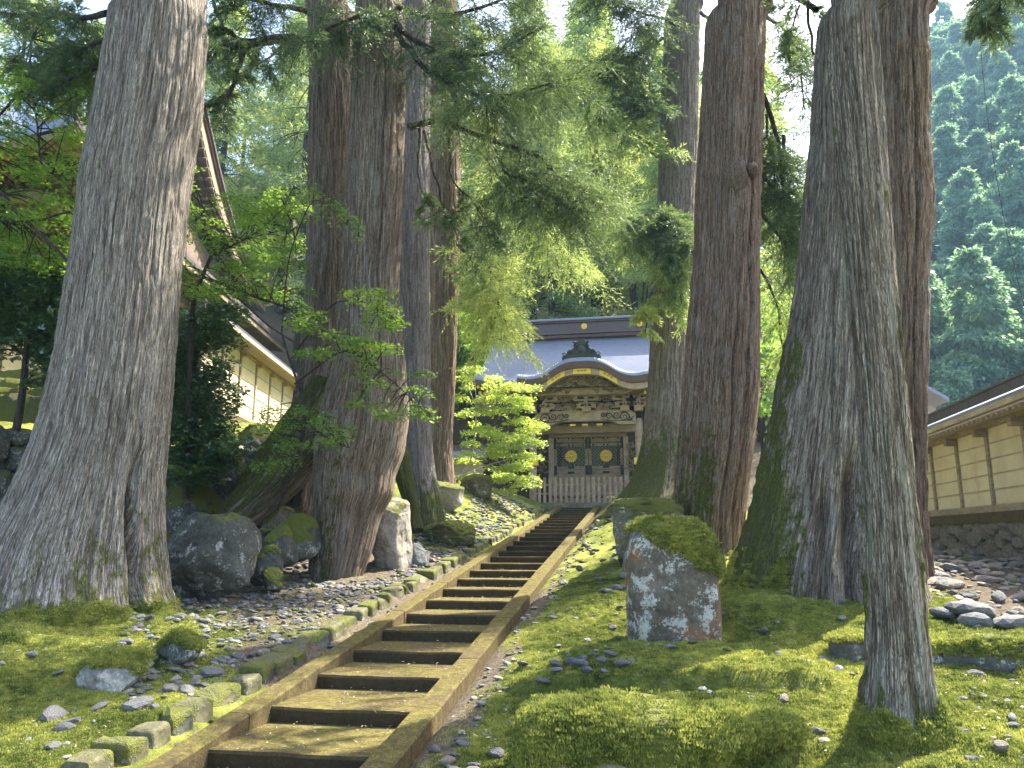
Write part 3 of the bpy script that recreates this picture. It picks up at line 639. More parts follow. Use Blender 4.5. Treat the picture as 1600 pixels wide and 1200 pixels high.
# mossy terrace and retaining wall far left
rt = thing('retaining_wall', (-9.5, 11, 0), 'dark rounded retaining stones with moss-covered ledges behind the big left trunk', 'wall')
q0 = P(-60, 780, 10.4); q1 = P(95, 780, 12.2)
stone_face(rt, q0[:2], (q1[0] + .8, q1[1] + .8), lambda s: -.5, lambda s: 1.75, (-.6, .8), .55, 10, M['rock_dark'], 60)
for k, (v0, Y) in enumerate(((648, 11.6), (606, 12.0), (594, 12.6), (580, 13.2))):
    z = Z_(v0 - 42 if k == 0 else v0 - 12, Y, 40); a = P(-120, 640, Y); b = P(110, 640, Y + .9)
    V = np.array([[[a[0] + (b[0] - a[0]) * i / 30, a[1] + (b[1] - a[1]) * i / 30 + j, z - (0.55 if (jj == 0) else 0) * (1 if k == 0 else .5) + .05 * vn(np.array([i * .8, jj * 2., k * 3.]))] for i in range(31)] for jj, j in enumerate((-.02, 0, .25, .9))])
    mb = MB().grid(V); o = part('mossy_ledge', mb, M['rock_olive'], rt, True, {'moss': (1, np.clip(.6 + .5 * fbm(np.concatenate(mb.V) * 3, 3), 0, 1))})

# ---------------------------------------------------------------- the gate
GX0 = X_(918, 29, 690); GF = 29.6
gate = thing('temple_gate', (GX0, GF, 1.1), 'ornate wooden temple gate with blue-grey curved roof and gilded crests at the stair top', 'gate')
def gbox(name, u0, u1, v0, v1, Yf, dep, mat, b=.008, par=None):
    """box whose front face covers the rectangle at depth Yf"""
    mb = MB().box(X_(u0, Yf), X_(u1, Yf), Yf, Yf + dep, Z_(v1, Yf), Z_(v0, Yf), b); return part(name, mb, mat, par or gate)
zg = float(zs(29))
# posts
for u in (832, 999):
    x = X_(u, GF); r_ = .15
    part('pillar', MB().lathe([(r_, 1.35), (r_, Z_(657, GF)), (r_ * .8, Z_(655, GF))], (x, GF + .15, 0), 20), M['wood_pale'], gate, True)
    part('pillar_base', MB().box(x - .24, x + .24, GF - .1, GF + .4, zg - .1, 1.36, .03), M['wall_stone'], gate)
    o = gbox('gold_cap', u - 9, u + 8, 716, 726, GF - .14, .3, M['gold'])
    th = np.linspace(0, 9, 50); part('curl_mark', MB().tube(np.stack([X_(u, GF) + .008 * th * np.cos(th), np.full(50, GF - .145), Z_(721, GF) + .008 * th * np.sin(th)], -1), .007, 4), M['wood_dark'], o)
for x in (X_(870, 31.2), X_(968, 31.2)):
    part('rear_pillar', MB().lathe([(.15, zg), (.15, 5.2)], (x, 31.9, 0), 16), M['wood'], gate, True)
part('paving', MB().box(-5.6, 1.5, 29.25, 34.5, zg - .4, zg + .14, .02), M['wall_stone'], gate)
part('threshold', MB().box(X_(856, 31), X_(982, 31), 31.0, 31.3, zg + .1, zg + .45, .01), M['wood'], gate)
# main curved beam with carved scrolls
def curl(mb, c, r0, turns, dirx, dirz=1, rad=.022, tail=1.6, Y=0):
    n = int(26 * turns); th = np.linspace(0, turns * 6.28, n); rr_ = r0 * (1 - th / (turns * 6.28) * .86); x = c[0] + dirx * rr_ * np.cos(th); z = c[1] + dirz * rr_ * np.sin(th)
    mb.tube(np.stack([x, np.full(n, Y), z], -1), np.linspace(rad, rad * .6, n), 5)
    if tail:
        q = np.linspace(0, 1, 14); mb.tube(np.stack([c[0] + dirx * (r0 + q * 0) - dirx * r0 * 0 + dirx * q * r0 * tail * .6, np.full(14, Y), c[1] - dirz * (q * r0 * tail * (1 - .3 * q)) ], -1), np.linspace(rad, rad * .3, 14), 5)
xs = np.linspace(X_(836, GF), X_(995, GF), 40); tq = np.abs(np.linspace(-1, 1, 40))
zt, zb = Z_(643, GF), Z_(664, GF); up_ = Z_(658, GF) - zb
zbot = zb + up_ * (1 - sstep(.45, .72, tq)) ; ztop = zt + .05 * (1 - tq ** 2) - .12 * sstep(.9, 1.0, tq)
fr_ = np.stack([np.stack([xs, np.full(40, GF - .02), zbot], -1), np.stack([xs, np.full(40, GF - .06), (zbot + ztop) / 2], -1), np.stack([xs, np.full(40, GF - .02), ztop], -1)], 0)
bk = fr_ + (0, .34, 0); mb = MB().grid(fr_); mb.grid(bk[::-1]); mb.grid(np.stack([bk[0], fr_[0]])); mb.grid(np.stack([fr_[2], bk[2]]))
beam = part('curved_beam', mb, M['wood_pale'], gate, True)
cm = MB()
for s in (-1, 1):
    for du, dv, r0, tn, dz in ((62, 653, .2, 1.6, 1), (50, 650, .15, 1.5, -1), (38, 652, .13, 1.4, 1), (29, 649, .10, 1.4, -1), (70, 656, .09, 1.3, -1)):
        curl(cm, (X_(915 + s * du, GF), Z_(dv, GF)), r0, tn, s, dz, .022, 1.5, GF - .075)
    q = np.linspace(0, 1, 24); cm.tube(np.stack([X_(915 + s * 74, GF) - s * q * 1.2, np.full(24, GF - .07), Z_(657, GF) - .07 * np.sin(q * 3.1) + .05 * q], -1), .016, 5)
tag(part('scroll_carving', cm, M['wood_dark'], beam, True), kind='stuff')
for u in (896, 915, 938): gbox('gold_fitting', u - 5, u + 4, 662.2, 665, GF - .03, .2, M['gold'], .004)
gbox('dark_slot', 890, 944, 661.5, 664.5, GF + .02, .1, M['wood_dark'], .002)
# upper beam under the gable
ub = gbox('upper_beam', 836, 985, 605, 616, 28.9, .3, M['wood_pale'])
cm = MB()
for s in (-1, 1):
    for k in range(5): curl(cm, (X_(911 + s * (24 + k * 11), 28.9), Z_(611 - (k % 2) * 2, 28.9)), .085 - k * .004, 1.3, s * (1 if k % 2 else -1), 1 if k % 2 else -1, .016, 1.6, 28.89)
tag(part('scroll_carving', cm, M['wood_dark'], ub, True), kind='stuff')
# bracket clusters
def bracket(u, Yf=GF - .25):
    x = X_(u, Yf); mb = MB()
    mb2 = [(.17, 643, 637), (.36, 637, 634.5), (.30, 631, 628.5), (.48, 626, 623), (.52, 619.5, 616.3)]
    for hw, va, vb in mb2: mb.box(x - hw, x + hw, Yf - .02 * hw, Yf + .3, Z_(va, Yf), Z_(vb, Yf), .006)
    o = part('bracket', mb, M['wood_pale'], gate)
    for hw, va, vb in ((.34, 634.5, 631), (.5, 623, 619.5)):
        for k in (-1, 0, 1):
            mb = MB(); z0, z1 = Z_(va, Yf), Z_(vb, Yf); cx = x + k * hw * .82
            V = np.array([(cx + sx_ * (.07 if j else .1), Yf - .06 + (.34 if sy_ else 0), z1 if not j else z0) for j in (1, 0) for sy_ in (0, 1) for sx_ in (-1, 1)])
            mb.add(V, np.array([(0, 2, 3, 1), (4, 5, 7, 6), (0, 1, 5, 4), (2, 6, 7, 3), (0, 4, 6, 2), (1, 3, 7, 5)])); part('bearing_block', mb, M['wood_pale'], o)
    mb = MB(); q = np.linspace(0, 1, 9); mb.tube(np.stack([np.full(9, x), Yf - .1 - .35 * q, Z_(632, Yf) + .10 * np.sin(q * 4)], -1), np.linspace(.09, .05, 9), 6); part('carved_nose', mb, M['wood_pale'], o, True)
for u in (832, 852, 917, 978, 1000): bracket(u)
gbox('frieze_board', 826, 1004, 616, 643, GF + .12, .08, M['wood_dark'], .004)
r6 = np.random.default_rng(66)
def carving(name, u0, u1, v0, v1, Yf, n, mat, arch=None, seed=0):
    r = np.random.default_rng(seed); mb = MB()
    for k in range(n):
        a = r.uniform(0, 1); u = u0 + (u1 - u0) * a; hi = arch(u) if arch else v0; v = v1 - (v1 - hi) * r.uniform(.1, .9); c = (X_(u, Yf), Z_(v, Yf))
        m_ = 9; th0 = r.uniform(0, 6.28); cur = r.uniform(1.5, 4) * r.choice((-1, 1)); q = np.linspace(0, 1, m_); L_ = r.uniform(.18, .42); ang = th0 + cur * q; st_ = L_ / m_
        x = c[0] + np.cumsum(np.cos(ang)) * st_; z = np.clip(c[1] + np.cumsum(np.sin(ang)) * st_ * .6, Z_(v1, Yf), Z_(hi, Yf)); y = Yf - .04 - .08 * r.random() + .03 * np.sin(q * 6)
        mb.tube(np.stack([x, y, z], -1), np.linspace(.04, .012, m_) * r.uniform(.6, 1.2), 5)
    return tag(part(name, mb, mat, gate, True), kind='stuff')
carving('carved_panel', 866, 903, 619, 627, GF + .06, 38, M['wood_pale'], seed=1); carving('carved_panel', 930, 964, 619, 627, GF + .06, 38, M['wood_pale'], seed=2)
carving('carved_panel', 868, 902, 631, 642, GF + .06, 50, M['wood_pale'], seed=3); carving('carved_panel', 930, 964, 631, 642, GF + .06, 50, M['wood_pale'], seed=4)
carving('carved_panel', 833, 862, 606, 615, 28.85, 24, M['wood_pale'], seed=5); carving('carved_panel', 960, 986, 606, 615, 28.85, 24, M['wood_pale'], seed=6)
carving('carved_side_panel', 842, 852, 690, 742, 31.0, 40, M['wood'], seed=7); carving('carved_side_panel', 982, 991, 690, 742, 31.0, 40, M['wood'], seed=8)
gbox('side_board', 838, 860, 668, 783, 31.1, .1, M['wood_dark'], .004); gbox('side_board', 977, 999, 668, 783, 31.1, .1, M['wood_dark'], .004)
gbox('side_wall', 756, 826, 640, 790, 31.3, .15, M['wood_dark'], .004); gbox('side_wall', 1005, 1090, 640, 790, 31.3, .15, M['wood_dark'], .004)
gbox('side_wall', 818, 828, 600, 790, 31.0, 2.5, M['wood_dark'], .004); gbox('side_wall', 1003, 1012, 600, 790, 31.0, 2.5, M['wood_dark'], .004)
gbox('lintel', 838, 999, 664, 676, 30.6, .3, M['wood_pale']); gbox('lintel', 858, 980, 676.5, 683, 30.95, .25, M['wood'])
gbox('ceiling', 830, 1004, 640, 645, 30.0, 3.0, M['wood_dark'])
# door leaves
DY = 31.15
gbox('door_jamb', 857, 865, 683, 775, DY - .1, .25, M['wood_pale']); gbox('door_jamb', 974, 982, 683, 775, DY - .1, .25, M['wood_pale'])
for (u0, u1) in ((866, 918), (920, 973)):
    leaf = gbox('door_leaf', u0, u1, 683.5, 690.5, DY, .09, M['wood']); f = lambda n_, a, b, c, d, mt, dy=0, dp=.08: gbox(n_, a, b, c, d, DY + dy, dp, mt, .004, leaf)
    f('stile', u0, u0 + 4, 690.7, 775, M['wood']); f('stile', u1 - 4, u1, 690.7, 775, M['wood']); f('rail', u0 + 4, u1 - 4, 693, 697, M['wood']); f('rail', u0 + 4, u1 - 4, 728.5, 733, M['wood']); f('rail', u0 + 4, u1 - 4, 736, 740, M['wood'], .003)
    f('door_board', u0 + 4, u1 - 4, 733, 775, M['wood'], .03, .04)
    for v in (684.6, 695.3):
        for u in (u0 + 4, (u0 + u1) / 2, u1 - 4):
            gbox('iron_strap', u - 4.5, u + 4.5, v - 1.1, v + 1.1, DY - .012, .03, M['black'], .004, leaf)
            part('gold_nail', MB().lathe([(.0, .02), (.022, .012), (.03, 0)], (X_(u, DY), DY - .012, Z_(v, DY)), 8, 'y'), M['gold'], leaf, True)
    for v in (730, 738): gbox('iron_strap', (u0 + u1) / 2 - 5, (u0 + u1) / 2 + 5, v - 1.6, v + 1.6, DY - .012, .03, M['black'], .004, leaf)
    for u in (u0 + 1.6, u1 - 1.6): gbox('iron_edge', u - 2, u + 2, 684.5, 701, DY - .02, .03, M['black'], .004, leaf); gbox('iron_edge', u - 2.4, u + 2.4, 727, 742, DY - .02, .03, M['black'], .004, leaf)
    # pierced lattice: crossing diagonal bars
    x0, x1, z0, z1 = X_(u0 + 4, DY), X_(u1 - 4, DY), Z_(728.4, DY), Z_(697.2, DY); mb = MB(); sp = .14
    for sg in (-1, 1):
        c0 = x0 - (z1 - z0)
        while c0 < x1 + (z1 - z0):
            # line x = c0 + sg*(z - zc)
            pts_ = []
            for z in (z0, z1):
                pts_.append((c0 + sg * (z - (z0 if sg > 0 else z1)), z))
            (xa, za), (xb, zb_) = pts_
            def cl(xa, za, xb, zb_):
                for lim, s_ in ((x0, 1), (x1, -1)):
                    if s_ * (xa - lim) < 0 and s_ * (xb - lim) < 0: return None
                    if s_ * (xa - lim) < 0: t_ = (lim - xa) / (xb - xa); xa, za = lim, za + t_ * (zb_ - za)
                    if s_ * (xb - lim) < 0: t_ = (lim - xb) / (xa - xb); xb, zb_ = lim, zb_ + t_ * (za - zb_)
                return xa, za, xb, zb_
            r_ = cl(xa, za, xb, zb_)
            if r_ and abs(r_[0] - r_[2]) > .02: mb.bar((r_[0], DY + .03 + .012 * sg, r_[1]), (r_[2], DY + .03 + .012 * sg, r_[3]), .02, .034, (0, 0, 1))
            c0 += sp
    tag(part('lattice', mb, M['verdigris'], leaf), kind='stuff')
    # sixteen-petal gilded crest
    cx, cz = X_((u0 + u1) / 2, DY - .08), Z_(712.5, DY - .08); part('crest_backing', MB().lathe([(0, .012), (.262, .012), (.262, 0)], (cx, DY - .03, cz), 28, 'y'), M['verdigris'], leaf, True); crest = part('crest', MB().lathe([(0, .035), (.05, .03), (.07, .0)], (cx, DY - .05, cz), 20, 'y'), M['gold'], leaf, True)
    for k in range(16):
        a = k / 16 * 6.283; d = np.array([math.cos(a), 0, math.sin(a)]); s_ = np.array([-math.sin(a), 0, math.cos(a)]); c = np.array([cx, DY - .04, cz]); V = []
        for q, wd, hgt in ((.075, .012, .0), (.13, .024, .025), (.2, .038, .03), (.235, .036, .022), (.255, .018, .0)):
            V.append([c + d * q - s_ * wd, c + d * q + (0, -hgt - .01, 0), c + d * q + s_ * wd])
        part('petal', MB().grid(np.array(V)), M['gold'], crest, False)
# curved gable roof (karahafu)
kY = 27.7; kc = X_(911, kY)
kpx = np.array([(0, 564), (14, 564.3), (26, 566), (38, 571), (48, 577.5), (58, 584), (68, 588), (78, 589.8), (90, 589.5), (103, 587)])
kx = kpx[:, 0] / F * 28.2; kz = np.array([Z_(v, kY) for v in kpx[:, 1]])
def K(x):
    a = np.abs(np.asarray(x) - kc); n = np.linspace(-.12, .12, 7); return np.mean([np.interp(np.abs(a + t_), kx, kz) for t_ in n], 0)
kxs = np.linspace(kc - kx[-1], kc + kx[-1], 61)
ys = np.array([kY, kY + .05, kY + .8, kY + 1.6, kY + 2.6]); rise = np.array([0, .16, .25, .30, .34])
top = np.stack([np.stack([kxs, np.full(61, y_), K(kxs) + r_], -1) for y_, r_ in zip(ys, rise)], 0)
part('curved_roof', MB().slab(top[:, ::-1], .12), M['copper_b'], gate, True)
rib = MB()
for k in range(1, 60):
    x = kxs[k]; V = top[:, k] + (0, 0, .012); rib.tube(V, .009, 4)
tag(part('roof_seams', rib, M['copper'], gate, True), kind='stuff')
def band(off0, off1, Yf, dep, mat, name, inner=0, n0=0, n1=61):
    x = kxs[n0:n1]; m_ = len(x); a = np.stack([x, np.full(m_, Yf), K(x) + off0], -1); b = np.stack([x, np.full(m_, Yf), K(x) + off1], -1); mb = MB()
    mb.grid(np.stack([b, a])); mb.grid(np.stack([a, a + (0, dep, 0)])); mb.grid(np.stack([b + (0, dep, 0), b])); return part(name, mb, mat, gate, True)
band(.0, -.24, kY - .02, .5, M['fascia'], 'curved_fascia'); band(-.243, -.46, kY + .12, .25, M['wood_pale'], 'curved_bargeboard')
for du, sc_ in ((0, 1), (-41, 1), (41, 1)):
    i0 = int(np.argmin(np.abs(kxs - (kc + (du - (15 if du == 0 else 13)) / F * 28.2)))); i1 = int(np.argmin(np.abs(kxs - (kc + (du + (15 if du == 0 else 13)) / F * 28.2)))) + 1
    o = band(-.25, -.455, kY + .09, .02, M['gold'], 'gold_fitting', 0, i0, i1)
    mb = MB(); cx = kc + du / F * 28.2
    for s_ in (-1, 1): curl(mb, (cx + s_ * .12, float(K(cx + s_ * .12)) - .35), .05, 1.3, s_, 1, .008, 0, kY + .085)
    curl(mb, (cx, float(K(cx)) - .35), .045, 1.0, 1, 1, .010, 0, kY + .085); part('engraving', mb, M['wood_dark'], o, True)
arch = lambda u: float(np.interp(abs(u - 911), [0, 15, 30, 50], [584, 585, 590, 603]))
xx_ = kxs[14:47]; zl = Z_(606, 28.6); V = np.stack([np.stack([xx_, np.full(len(xx_), 28.62), np.full(len(xx_), zl)], -1), np.stack([xx_, np.full(len(xx_), 28.62), np.maximum(K(xx_) - .2, zl)], -1)]); part('gable_board', MB().grid(V), M['wood_dark'], gate)
carving('dragon_like_relief', 866, 957, 584, 604, 28.5, 150, M['wood_pale'], arch, 11); carving('wave_relief', 868, 955, 592, 604, 28.44, 60, M['wood'], arch, 12)
# finial on the curved gable: stepped dark silhouette with curled ends
prof = [(-31, 557), (-29, 553.5), (-25, 555), (-23, 549), (-17, 546.5), (-12, 543), (-10, 537), (-11, 533), (-7, 533.5), (-4, 531), (0, 528.5)]
pts_ = [(u, v) for u, v in prof] + [(-u, v) for u, v in prof[::-1][1:]]; fy = kY + .12
tp = np.array([[X_(911 + u, fy), fy, Z_(v, fy)] for u, v in pts_]); bt = tp.copy(); bt[:, 2] = np.maximum(K(tp[:, 0]) + .02, 0); bt[:, 2] = np.minimum(bt[:, 2] + .1, tp[:, 2] - .01)
mb = MB(); mb.grid(np.stack([bt, tp])); mb.grid(np.stack([tp + (0, .35, 0), bt + (0, .35, 0)])); mb.grid(np.stack([tp, tp + (0, .35, 0)])); fin = part('roof_finial', mb, M['verdigris'], gate)
mb = MB()
for s_ in (-1, 1):
    for du, v, r_ in ((27, 553, .08), (18, 550, .1), (9, 541, .09), (11, 535, .05)): curl(mb, (X_(911 + s_ * du, fy), Z_(v, fy)), r_, 1.4, s_, 1, .02, 0, fy - .02)
tag(part('finial_scroll', mb, M['black'], fin, True), kind='stuff')
part('finial_boss', MB().lathe([(0, .06), (.1, .05), (.15, 0)], (X_(911, fy), fy - .01, Z_(546, fy)), 16, 'y'), M['verdigris'], fin, True)
# main roof: courses of sheet copper
rY0, rY1 = 28.1, 32.0; zE, zR = Z_(597, rY0, 760), Z_(527, rY1); xl = X_(740, rY0, 598); xr = 2 * GX0 - xl; xlr = X_(771, rY1, 520); hw0, hw1 = GX0 - xl, GX0 - xlr
nt, nx_ = 44, 41; rows = []
def roofp(t_, s_, back=False):
    hw = hw1 + (hw0 - hw1) * (1 - t_) ** 2.2; z = zE + (zR - zE) * (.62 * t_ + .38 * t_ ** 2) + .22 * np.abs(s_) ** 5 * (1 - t_); y_ = rY0 + (rY1 - rY0) * t_
    if back: y_ = 2 * rY1 - y_
    return np.stack([GX0 + s_ * hw, np.full_like(s_, y_), z], -1)
def lift(q_, back):
    if back: return q_
    w_ = sstep(2.42, 2.25, np.abs(q_[:, 0] - kc)); q_[:, 2] = np.where(w_ > 0, np.maximum(q_[:, 2], K(q_[:, 0]) + .10), q_[:, 2]); return q_
sv = np.linspace(-1, 1, nx_)
for back in (False, True):
    rows = []
    for k in range(nt):
        t_ = k / nt; rows.append(lift(roofp(t_, sv, back) + (0, 0, .014), back)); rows.append(lift(roofp((k + 1) / nt, sv, back), back))
    top = np.array(rows); part('roof_slope', MB().slab(top if not back else top[:, ::-1], .10), M['copper'], gate)
for sl_ in (np.linspace(-1, (kc - 2.3 - GX0) / hw0, 12), np.linspace((kc + 2.3 - GX0) / hw0, 1, 12)):
    low = np.array([roofp(0, sl_), roofp(.12, sl_)]) - (0, 0, .11); part('eave_fascia', MB().slab(low, .17), M['fascia'], gate)
    low2 = np.array([roofp(0.01, sl_) + (0, .12, 0), roofp(.3, sl_)]) - (0, 0, .29); part('soffit', MB().slab(low2, .05), M['wood_dark'], gate)
for row, (yo, zo, sp) in enumerate(((.12, -.33, .17), (.5, -.5, .17))):
    x = xl + .15
    while x < xr - .1:
        if abs(x - kc) > 2.15:
            s_ = (x - GX0) / hw0; z = float(roofp(0, np.array([s_]))[0, 2]) + zo; o = part('rafter', MB().box(x - .045, x + .045, rY0 + yo, rY0 + yo + 1.6, z - .05, z + .05, .004), M['wood'], gate)
            part('rafter_tip', MB().box(x - .05, x + .05, rY0 + yo - .012, rY0 + yo + .03, z - .055, z + .055), M['gold'], o)
        x += sp
part('eave_purlin', MB().box(xl + .5, xr - .5, 29.3, 29.55, Z_(618, 29.4), Z_(608, 29.4)), M['wood'], gate)
# ridge
def rbox(name, v0, v1, hy, mat, ex=0): return part(name, MB().box(xlr - ex, 2 * GX0 - xlr + ex, rY1 - hy, rY1 + hy, Z_(v1, rY1), Z_(v0, rY1), .01), mat, gate)
rbox('ridge_base', 525, 529.5, .34, M['fascia'], .05); rbox('ridge_course', 520.5, 524.3, .40, M['ridge'], .08); rbox('ridge_wall', 506.5, 520.3, .28, M['ridge']); rbox('ridge_course', 503.5, 506.3, .36, M['fascia'], .05); rbox('ridge_cap', 500, 503.2, .42, M['copper'], .12)
for u in (751, 832, 917, 1006, 1090):
    x = X_(u, rY1); c = part('gold_disc', MB().lathe([(0, .03), (.10, .03), (.13, .015), (.13, 0)], (x, rY1 - .29, Z_(512.5, rY1)), 20, 'y'), M['gold'], gate, True)
    part('disc_boss', MB().lathe([(0, .03), (.045, .015), (.05, 0)], (x, rY1 - .32, Z_(512.5, rY1)), 12, 'y'), M['gold'], c, True)
for s_ in (-1, 1):
    x = GX0 + s_ * hw1; part('gable_wall', MB().add([(x - s_ * .3, rY0 + 1.6, zE + .5), (x - s_ * .3, 2 * rY1 - rY0 - 1.6, zE + .5), (x - s_ * .3, rY1, zR)], [np.array([[0, 1, 2]])]), M['wood_dark'], gate)
# picket fence
pf = thing('picket_fence', (X_(911, 28.95), 28.95, zg), 'low brown picket barrier across the gateway at the top of the steps', 'fence')
fx0, fx1 = X_(834, 28.95), X_(1012, 28.95); n = int((fx1 - fx0) / .2)
for k in range(n + 1):
    x = fx0 + (fx1 - fx0) * k / n; h = .95 + random.uniform(-.01, .01); zb = 1.27
    part('picket', MB().box(x - .055, x + .055, 28.93 + random.uniform(-.004, .004), 28.965, zb, zb + h, .012), M['picket'], pf)
for z in (1.62, 1.95): part('rail', MB().box(fx0 - .1, fx1 + .1, 28.97, 29.02, z - .035, z + .035, .006), M['picket'], pf)
for x in (fx0 - .1, fx1 + .1): part('fence_post', MB().box(x - .06, x + .06, 28.97, 29.1, zg, 2.3, .01), M['picket'], pf)
part('kerb_stone', MB().box(fx0 - .5, fx1 + .5, 28.85, 29.2, zg - .1, 1.265, .02), M['wall_stone'], pf)
# wing wall left of the gate
zsl = Z_(774, 29.6); plaster_wall('cream wing wall panel with small grey roof left of the gate behind the yellow maple', (X_(600, 29.6), 29.6), (X_(757, 29.6), 29.6), (0, -1), zsl, 1.32, 1.3, rows=4)
gw = thing('wooden_side_wall', (X_(790, 30), 30, 1.5), 'dark timber wall between the plaster wing wall and the gate', 'wall')
for k in range(9): part('board', MB().box(X_(757, 30) + k * .2 + .004, X_(757, 30) + (k + 1) * .2 - .004, 30.0, 30.05, 1.0, Z_(700, 30), .006), M['wood_dark'], gw)
part('cap', MB().box(X_(755, 30), X_(757, 30) + 1.85, 29.8, 30.2, Z_(700, 30), Z_(696, 30)), M['copper'], gw)

# ---------------------------------------------------------------- temple hall at the left
hc = P(120, 190, 15.0); HC = hc[:2]; zH = float(hc[2]) - .9; nI = -nL      # corner (raised), inward direction
hall = thing('temple_hall', (*(HC + nI * 6 + LD * 8), 0), 'large temple hall with grey roof, upturned eaves and long gable bargeboard behind the first trunk', 'temple')
def hp(s, o, z): q = HC + LD * s + nI * o; return np.array([q[0], q[1], z])
up_c = lambda s: .9 * np.clip(1 - s / 5.0, 0, 1) ** 2
Ls = 19.0; Lf = 16.0
s_ = np.linspace(0, Ls, 30); o_ = np.linspace(0, Lf, 26)
def skirt(side, oo, dz):
    """points along the eave line moved inwards by oo and up by dz"""
    if side: return np.array([hp(max(s, oo), oo, zH + up_c(s) * (1 - min(oo / 4, 1)) + dz) for s in s_])
    return np.array([hp(oo, max(o, oo), zH + up_c(o) * (1 - min(oo / 4, 1)) + dz) for o in o_])
for side in (True, False):
    rows_ = [(0, .0), (.02, .12), (1, .75), (2, 1.5), (3.2, 2.6)] + ([(4.0, 3.4)] if not side else [(4.2, 3.7)])
    tp = np.array([skirt(side, a, b + .1) for a, b in rows_]); part('roof_slope', MB().slab(tp if side else tp[:, ::-1], .12), M['ridge'] if side else M['copper'], hall)
    tp = np.array([skirt(side, a, b) for a, b in ((.06, -.03), (.5, .02))]); part('eave_fascia', MB().slab(tp if side else tp[:, ::-1], .2), M['hall_pale'], hall)
    tp = np.array([skirt(side, a, b) for a, b in ((.12, -.12), (2.0, .15), (3.6, .3))]); part('soffit', MB().slab(tp if side else tp[:, ::-1], .04), M['wood_dark'], hall)
    q = .35
    while q < (Ls if side else Lf) - .2:
        for (a, b, dz) in ((.15, 1.7, -.2), (1.5, 3.4, -.22)):
            if q > a:
                e = (lambda oo, dd: hp(q, oo, zH + up_c(q) * (1 - oo / 4) + dd)) if side else (lambda oo, dd: hp(oo, q, zH + up_c(q) * (1 - oo / 4) + dd))
                part('rafter', MB().bar(e(a, dz), e(min(b, max(q, .3)), dz + .12), .09, .11), M['hall_wood'], hall)
        q += .27
    for a in (1.6, 3.3):
        e = [hp(a, a, zH + .0), hp(Ls, a, zH - .05)] if side else [hp(a, a, zH), hp(a, Lf, zH - .05)]; part('eave_beam', MB().bar(e[0] - (0, 0, .32), e[1] - (0, 0, .32), .22, .26), M['hall_pale'], hall)
part('corner_beam', MB().bar(hp(.1, .1, zH + .72), hp(3.6, 3.6, zH - .1), .24, .3), M['hall_pale'], hall)
# walls: posts, boards, plaster
nb = 6
for side in (True, False):
    L_ = Ls if side else Lf
    for k in range(nb + 1):
        q = 3.6 + (L_ - 3.6) * k / nb; a = hp(q, 3.6, 0) if side else hp(3.6, q, 0)
        part('post', MB().lathe([(.2, .5), (.2, zH - .2)], (a[0], a[1], 0), 14), M['hall_pale'], hall, True)
        mb = MB()
        for w_, dz in ((.45, 0), (.7, .26), (.95, .52)): mb.bar(a + (*(LD if side else nI) * -w_, zH - .95 + dz), a + (*(LD if side else nI) * w_, zH - .95 + dz), .5, .14)
        part('bracket', mb, M['hall_pale'], hall)
    for k in range(nb):
        q0, q1 = [3.6 + (L_ - 3.6) * (k + j) / nb for j in (0, 1)]; f = (lambda q, z, i=0: hp(q, 3.7 + i, z)) if side else (lambda q, z, i=0: hp(3.7 + i, q, z))
        V = [f(q0, .5), f(q1, .5), f(q1, zH - 1.0), f(q0, zH - 1.0)]; part('wall_panel', MB().add(V, np.array([[0, 1, 2, 3]])), M['plaster'] if k % 2 == 0 or not side else M['hall_wood'], hall)
        for z in (2.4, 4.3): part('cross_beam', MB().bar(f(q0, z, -.05), f(q1, z, -.05), .14, .22), M['hall_pale'], hall)
        for j in range(5): qq = q0 + .5 + (q1 - q0 - 1) * j / 4; part('window_bar', MB().bar(f(qq, 2.6, -.06), f(qq, 3.7, -.06), .06, .05, (1, 0, 0)), M['wood_dark'], hall)
# upper gable: bargeboard found by where the verge plane stands, 1.3 m inside the eave
def on_verge(u, v, oo=1.3):
    r_ = ray(u, v); pn = HC + nI * oo; t_ = (pn @ nI) / (r_[:2] @ nI); return r_ * t_
vg = np.array([on_verge(u, v) for u, v in ((306, 125), (320, 172), (346, 290), (376, 392), (392, 432), (418, 470))])
q = np.linspace(0, 1, 40); vgs = np.stack([np.interp(q, np.linspace(0, 1, len(vg)), vg[:, i]) for i in range(3)], -1); ker = np.hanning(9); ker /= ker.sum(); pad = np.pad(vgs, ((4, 4), (0, 0)), 'reflect', reflect_type='odd'); vgs = np.stack([np.convolve(pad[:, i], ker, 'valid') for i in range(3)], -1)
nI3 = np.array([*nI, 0]); tn = nrm(np.gradient(vgs, axis=0)); pr = np.cross(tn, nI3); pr = pr * np.sign(-pr[:, 2:3])
def vband(a, b, oa, th, mat, name, attrs=None):
    A_, B_ = vgs + pr * a + nI3 * oa, vgs + pr * b + nI3 * oa; mb = MB(); mb.grid(np.stack([A_, B_])); mb.grid(np.stack([B_, B_ + nI3 * th])); mb.grid(np.stack([A_ + nI3 * th, A_])); part(name, mb, mat, hall, True)
vband(-.12, -.0, -.08, 4.5, M['ridge'], 'verge_edge'); vband(.0, .14, .0, .12, M['fascia'], 'verge_strip'); vband(.14, .62, .08, .1, M['hall_pale'], 'bargeboard'); vband(.62, .72, .12, .1, M['hall_wood'], 'barge_moulding')
for k in range(2, 38, 1): part('purlin_end', MB().obox(vgs[k] + pr[k] * .8 + nI3 * .5, nI3 * .45, tn[k] * .05, pr[k] * .05), M['hall_wood'], hall)
V = np.stack([vgs + pr * .65 + nI3 * .95, np.stack([vgs[:, 0] + nI3[0] * .95, vgs[:, 1] + nI3[1] * .95, np.full(40, zH + 1.2)], -1)]); part('gable_wall', MB().grid(V), M['hall_wood'], hall)
